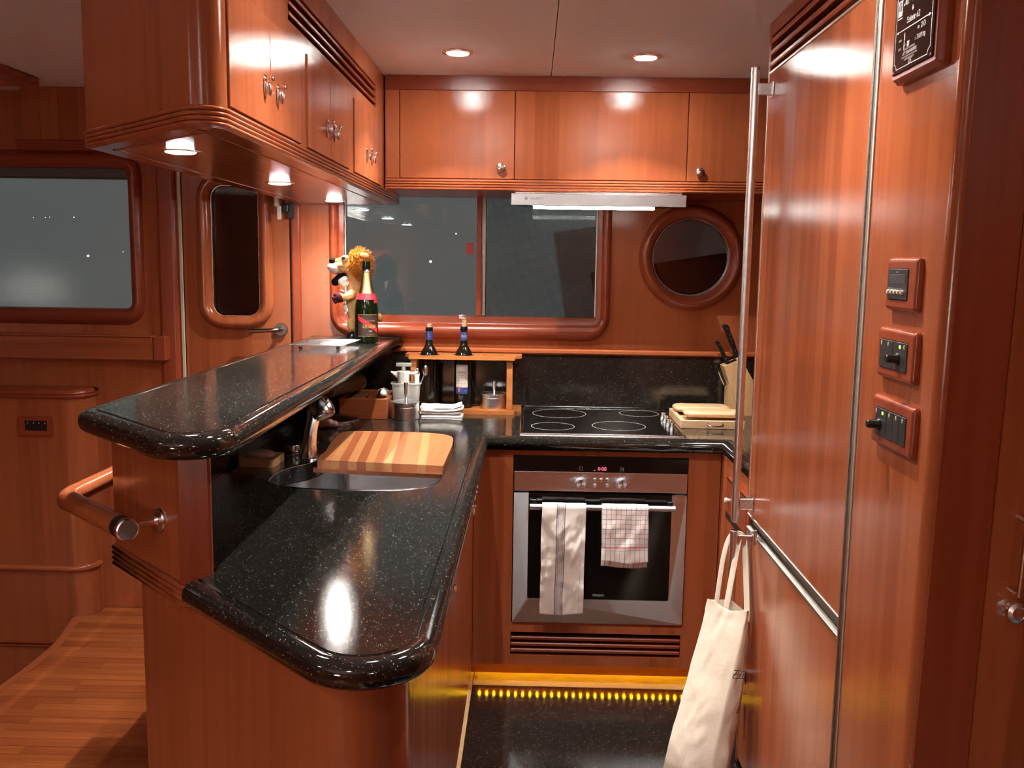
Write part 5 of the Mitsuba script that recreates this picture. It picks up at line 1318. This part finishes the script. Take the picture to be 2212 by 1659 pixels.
part(ln, 'cuff', blob([[(lp(-0.719, 1.412, -0.050), 0.006), (lp(-0.711, 1.409, -0.052), 0.006)]], 0.004), plain((0.7, 0.12, 0.10), 0.5), True, 'red patch on the paw')
part(ln, 'shirt', blob([[(lp(-0.712, 1.352, -0.010), 0.012), (lp(-0.704, 1.340, -0.012), 0.010)]], 0.005), 'plush_white', True)
part(ln, 'tail_tuft', sph(lp(-0.582, 1.312, -0.01), 0.0145, 2, (0.8, 0.9, 1.2)), plain((0.50, 0.25, 0.05), 0.6), True, 'golden tail tuft')
part(ln, 'tail', tube(smooth_path([lp(-0.655, 1.315, 0.01), lp(-0.625, 1.300, 0.0), lp(-0.595, 1.304, -0.01)], 5), 0.006, 10), 'plush_tan', 50)
core = sph(lp(-0.664, 1.512), 1.0, 3, (0.046, 0.046, 0.060))
part(ln, 'mane', core, 'plush_mane', True)
lr = random.Random(11)
tufts = []
for _ in range(1900):
    a, b = lr.uniform(0, 2 * math.pi), math.acos(lr.uniform(-1, 1))
    d = np.array([math.sin(b) * math.cos(a), math.sin(b) * math.sin(a), math.cos(b)])
    if d[0] < -0.72:
        continue
    p = lp(-0.664, 1.512) + d * (0.044, 0.044, 0.058)
    o = d + np.array([lr.uniform(-.5, .9), lr.uniform(-.5, .5), lr.uniform(-.5, .7)])
    o /= np.linalg.norm(o)
    L_ = lr.uniform(0.012, 0.024)
    s_ = np.cross(o, [lr.random(), lr.random(), lr.random()])
    s_ /= np.linalg.norm(s_)
    w = np.cross(o, s_)
    r0 = 0.0015
    tip = p + o * L_ + np.array([0.006, 0, -0.004])
    base = [p + r0 * (s_ * math.cos(k * 2.094) + w * math.sin(k * 2.094)) for k in range(3)]
    tufts.append(trimesh.Trimesh(base + [tip], [(0, 1, 3), (1, 2, 3), (2, 0, 3), (0, 2, 1)], process=False))
part(ln, 'mane_hair', cat(tufts), 'plush_mane', False, 'shaggy orange hair', 'stuff')
single('black_dome', lathe([(0, 0), (0.0235, 0), (0.0245, 0.004), (0.0245, 0.018), (0.022, 0.027), (0.015, 0.034), (0.006, 0.037), (0, 0.0375)], (-0.689, 3.555, ZB), n=32), plain((0.012, 0.012, 0.014), 0.08), 'glossy black dome under the plush lion on the bar', 'stand', smooth=40)

# ================================================================== canvas bag on the fridge handle
def ladder(p, n, uv):
    # printed sails: two small black ladders on the side face
    def one(cy_, cz, ang, L, W):
        c, s = math.cos(ang), math.sin(ang)
        a, b = (p.y - cy_) * c + (p.z - cz) * s, -(p.y - cy_) * s + (p.z - cz) * c
        inside = (dr.abs(a) < L) & (dr.abs(b) < W)
        rung = a * 130 - dr.floor(a * 130)
        ink = (dr.abs(dr.abs(b) - W + 0.001) < 0.001) | (rung < 0.22) | (dr.abs(b) < 0.0007)
        return inside & ink
    side = n.x < -0.2
    ink = one(2.47, 0.395, -0.5, 0.045, 0.011) | one(2.49, 0.315, 1.1, 0.04, 0.011)
    base = mix((0.62, 0.52, 0.42), (0.68, 0.575, 0.47), noise(p.x * 160, p.y * 160, p.z * 160))
    return mix(base, (0.03, 0.025, 0.02), dr.select(ink & side & (p.x > 0.5), 0.95, 0.0))
scene['canvas_print'] = two({'type': 'diffuse', 'reflectance': proc(ladder)})
bg = thing('tote_bag', 'cream canvas tote bag hanging by its straps from the lower fridge handle', 'bag')
stations = [(0.560, (0.530, 2.600), (0.619, 2.505), (0.632, 2.530), (0.548, 2.622)), (0.480, (0.509, 2.585), (0.601, 2.482), (0.632, 2.522), (0.535, 2.615)), (0.400, (0.486, 2.570), (0.580, 2.462), (0.626, 2.520), (0.520, 2.608)),
            (0.300, (0.458, 2.545), (0.556, 2.442), (0.616, 2.505), (0.500, 2.595)), (0.200, (0.428, 2.520), (0.534, 2.426), (0.600, 2.490), (0.478, 2.580)), (0.120, (0.405, 2.500), (0.520, 2.415), (0.586, 2.475), (0.458, 2.565)), (0.045, (0.398, 2.492), (0.512, 2.408), (0.574, 2.466), (0.448, 2.558))]
zs = [s[0] for s in stations]
rings = []
for k in range(70):
    z = 0.560 + (0.045 - 0.560) * k / 69
    c4 = [np.array([np.interp(-z, [-a for a in zs], [s[1 + q][e] for s in stations]) for e in (0, 1)]) for q in range(4)]
    P = []
    for q, n_ in ((0, 26), (1, 12), (2, 26), (3, 12)):
        a, b = c4[q], c4[(q + 1) % 4]
        e = (b - a) / np.linalg.norm(b - a)
        nrm_ = np.array([e[1], -e[0]])
        for i in range(n_):
            t = i / n_
            x, y_ = a + (b - a) * t
            bulge = math.sin(math.pi * t)
            f = 0.010 * bulge * (0.4 + min(1, (0.56 - z) * 4)) + 0.011 * bulge * (meshkit.noise(np.array([t * 3 + q * 9 + z * 5, z * 11, 1.0])) - 0.5) + 0.006 * bulge * (meshkit.noise(np.array([t * 8 - z * 16, z * 24, 4.0 + q])) - 0.5)
            P.append((x + nrm_[0] * f, y_ + nrm_[1] * f))
    wob = 0.006 * np.sin(np.arange(76) * 2 * np.pi / 76 * 3 + 1) if k == 0 else 0
    rings.append(np.c_[np.array(P), np.full(76, z) + wob * (1 - k / 69) ** 3])
m_out = loft(rings)
inn = [np.c_[r[:, :2] + (r[:, :2].mean(0) - r[:, :2]) * 0.035, r[:, 2]] for r in rings]
part(bg, 'body', cat(m_out, loft(inn), loft([rings[0], inn[0]]), loft([rings[-1], np.tile(rings[-1].mean(0), (76, 1))])), 'canvas_print', 45)
hem = [np.c_[r[:, :2] + (r[:, :2] - r[:, :2].mean(0)) * 0.012, r[:, 2]] for r in rings[:5]]
part(bg, 'hem', cat(loft(hem), loft([hem[-1], rings[4]]), loft([hem[0], rings[0]])), 'canvas', True)
def ribbon(path, width):
    P = smooth_path(path, 8)
    W = np.array(width)
    V = np.stack([P - W / 2, P, P + W / 2], 1)
    return solid_sheet(V, 0.0022)
part(bg, 'strap', ribbon([(0.571, 2.556, 0.535), (0.577, 2.562, 0.575), (0.600, 2.590, 0.690), (0.612, 2.604, 0.748), (0.618, 2.606, 0.7605), (0.626, 2.604, 0.748), (0.628, 2.585, 0.690), (0.625, 2.530, 0.575), (0.622, 2.514, 0.535)], (0.012, -0.014, 0.0)), 'canvas', True, 'cloth strap')
part(bg, 'strap', ribbon([(0.556, 2.612, 0.535), (0.560, 2.615, 0.580), (0.574, 2.628, 0.680), (0.588, 2.632, 0.735), (0.604, 2.620, 0.7625), (0.617, 2.606, 0.7635), (0.630, 2.610, 0.735), (0.634, 2.590, 0.680), (0.630, 2.545, 0.580), (0.628, 2.530, 0.535)], (0.010, -0.012, 0.0)), 'canvas', True, 'cloth strap')

# ================================================================== saloon side
sh = thing('wall_shelf', 'long boxed wooden ledge on the wall below the saloon window', 'shelf')
part(sh, 'box', bx(-3.15, -1.5465, 3.737, WY, 1.110, 1.205, 0.004), 'cherry_across', False)
part(sh, 'end_block', bx(-1.5455, -1.490, 3.734, WY, 1.107, 1.210, 0.006), 'mahogany_upright', False, 'darker end block')
part(sh, 'lip', bx(-3.15, -1.5465, 3.733, WY, 1.2052, 1.211, 0.002), 'cherry_across', False)
cs = thing('wall_cabinet', 'low wood-panelled cabinet with a rounded end under the saloon window', 'cabinet')
cpl = ccw(rounded([(-3.15, 3.68), (-1.818, 3.68, 0.085), (-1.818, 3.799), (-3.15, 3.799)], 10))
part(cs, 'body', ext(sg.Polygon(cpl), 'z', -0.45, 0.955), 'cherry_upright', 30)
cap_ = ccw(rounded([(-3.15, 3.666), (-1.806, 3.666, 0.092), (-1.806, 3.799), (-3.15, 3.799)], 12))
part(cs, 'top', slab(cap_, [(0.012, 0.955), (0.003, 0.957), (0.0, 0.962), (0.003, 0.966), (0.004, 0.968), (0.0, 0.976), (0.002, 0.984), (0.010, 0.990), (0.02, 0.991)]), 'mahogany_across', 40, 'rounded cap moulding')
def along_cabinet(o, n0=0):
    p = inset(cpl, -o)
    i0 = int(np.argmin(np.hypot(p[:, 0] + 3.15, p[:, 1] - 3.68)))
    p = np.roll(p, -i0, 0)
    return p[:12]
pth = along_cabinet(0.004)
part(cs, 'rail', tube(np.c_[pth, np.full(len(pth), 0.240)], 0.0135, 12), 'cherry_across', 50, 'half-round rail')
part(cs, 'rail', tube(np.c_[pth, np.full(len(pth), -0.098)], 0.006, 10), 'mahogany_across', 50)
part(cs, 'rail', tube(np.c_[pth, np.full(len(pth), -0.085)], 0.006, 10), 'mahogany_across', 50)
t = thing('switch_plate', 'dark switch plate with four tiny lights on the wall cabinet beside the peninsula', 'switch plate')
part(t, 'surround', ext(sg.Polygon(rrect(-2.079, -1.936, 0.803, 0.881, 0.006)).difference(sg.box(-2.056, 0.822, -1.962, 0.864)), 'y', 3.668, 3.6797), 'mahogany_across', False)
part(t, 'module', bx(-2.056, -1.962, 3.674, 3.6797, 0.822, 0.864, 0.001), 'black_plastic', False)
for k in range(4):
    part(t, 'marker', sph((-2.044 + 0.0235 * k, 3.6735, 0.853), 0.0023, 1), 'cream_plastic', 50)
hf = thing('hatch_frame', 'square wooden hatch frame on the saloon ceiling', 'hatch')
for m_ in [bx(-2.45, -1.855, 3.46, 3.545, 2.157, ZC - 0.0005, 0.006), bx(-1.94, -1.855, 2.95, 3.459, 2.157, ZC - 0.0005, 0.006), bx(-2.45, -2.365, 2.95, 3.459, 2.157, ZC - 0.0005, 0.006)]:
    part(hf, 'frame_board', m_, 'cherry_across', False)
part(hf, 'blind', bx(-2.364, -1.941, 2.95, 3.459, 2.178, ZC - 0.0005, 0), 'cream_plastic', False)
dh = thing('door_hook', 'small white and black catch on the wall above the side door', 'catch')
part(dh, 'arm', cat(bx(-1.036, -1.018, 3.742, 3.76, 1.738, 1.80, 0.003), bx(-1.024, -1.008, 3.735, 3.748, 1.686, 1.742, 0.003)), 'white_plastic', False, 'white arm')
part(dh, 'body', soft_box(-1.012, -0.982, 3.755, 3.7865, 1.715, 1.752, 0.008), 'black_plastic', 40)
part(dh, 'mount', bx(-0.992, -0.966, 3.776, 3.7878, 1.694, 1.755, 0.003), 'grey_plastic', False)

# harbour lamps far outside the windows
HL = [(-0.416, 1.529, 0.060, 1, 'bright harbour lamp shining through the left pane of the galley window'), (-0.312, 1.643, 0.030, 0.6, 'small harbour lamp high in the galley window near the red sticker'),
      (-1.835, 1.532, 0.050, 1, 'brightest harbour lamp in the saloon window'), (-2.055, 1.685, 0.014, 0.4, 'faint harbour lamp in the saloon window, first of the row of four'), (-2.005, 1.686, 0.021, 0.6, 'harbour lamp in the saloon window, second of the row of four'),
      (-1.988, 1.688, 0.018, 0.6, 'harbour lamp in the saloon window, third of the row of four'), (-1.886, 1.689, 0.026, 0.6, 'harbour lamp in the saloon window, last of the row of four'), (-1.688, 1.551, 0.022, 0.5, 'small harbour lamp close to the right edge of the saloon window')]
for x, z, r, e, lab in HL:
    k = 25 / 3.82
    p = np.array([x * k, 25.0, 1.522 + (z - 1.522) * k])
    t = thing('harbour_lamp', lab, 'harbour lamp', 'harbour lamps at night')
    part(t, 'globe', sph(p, r * 0.55, 2), 'white_plastic', True, emitter=emitter([0.9 * e, 0.85 * e, 0.6 * e]))
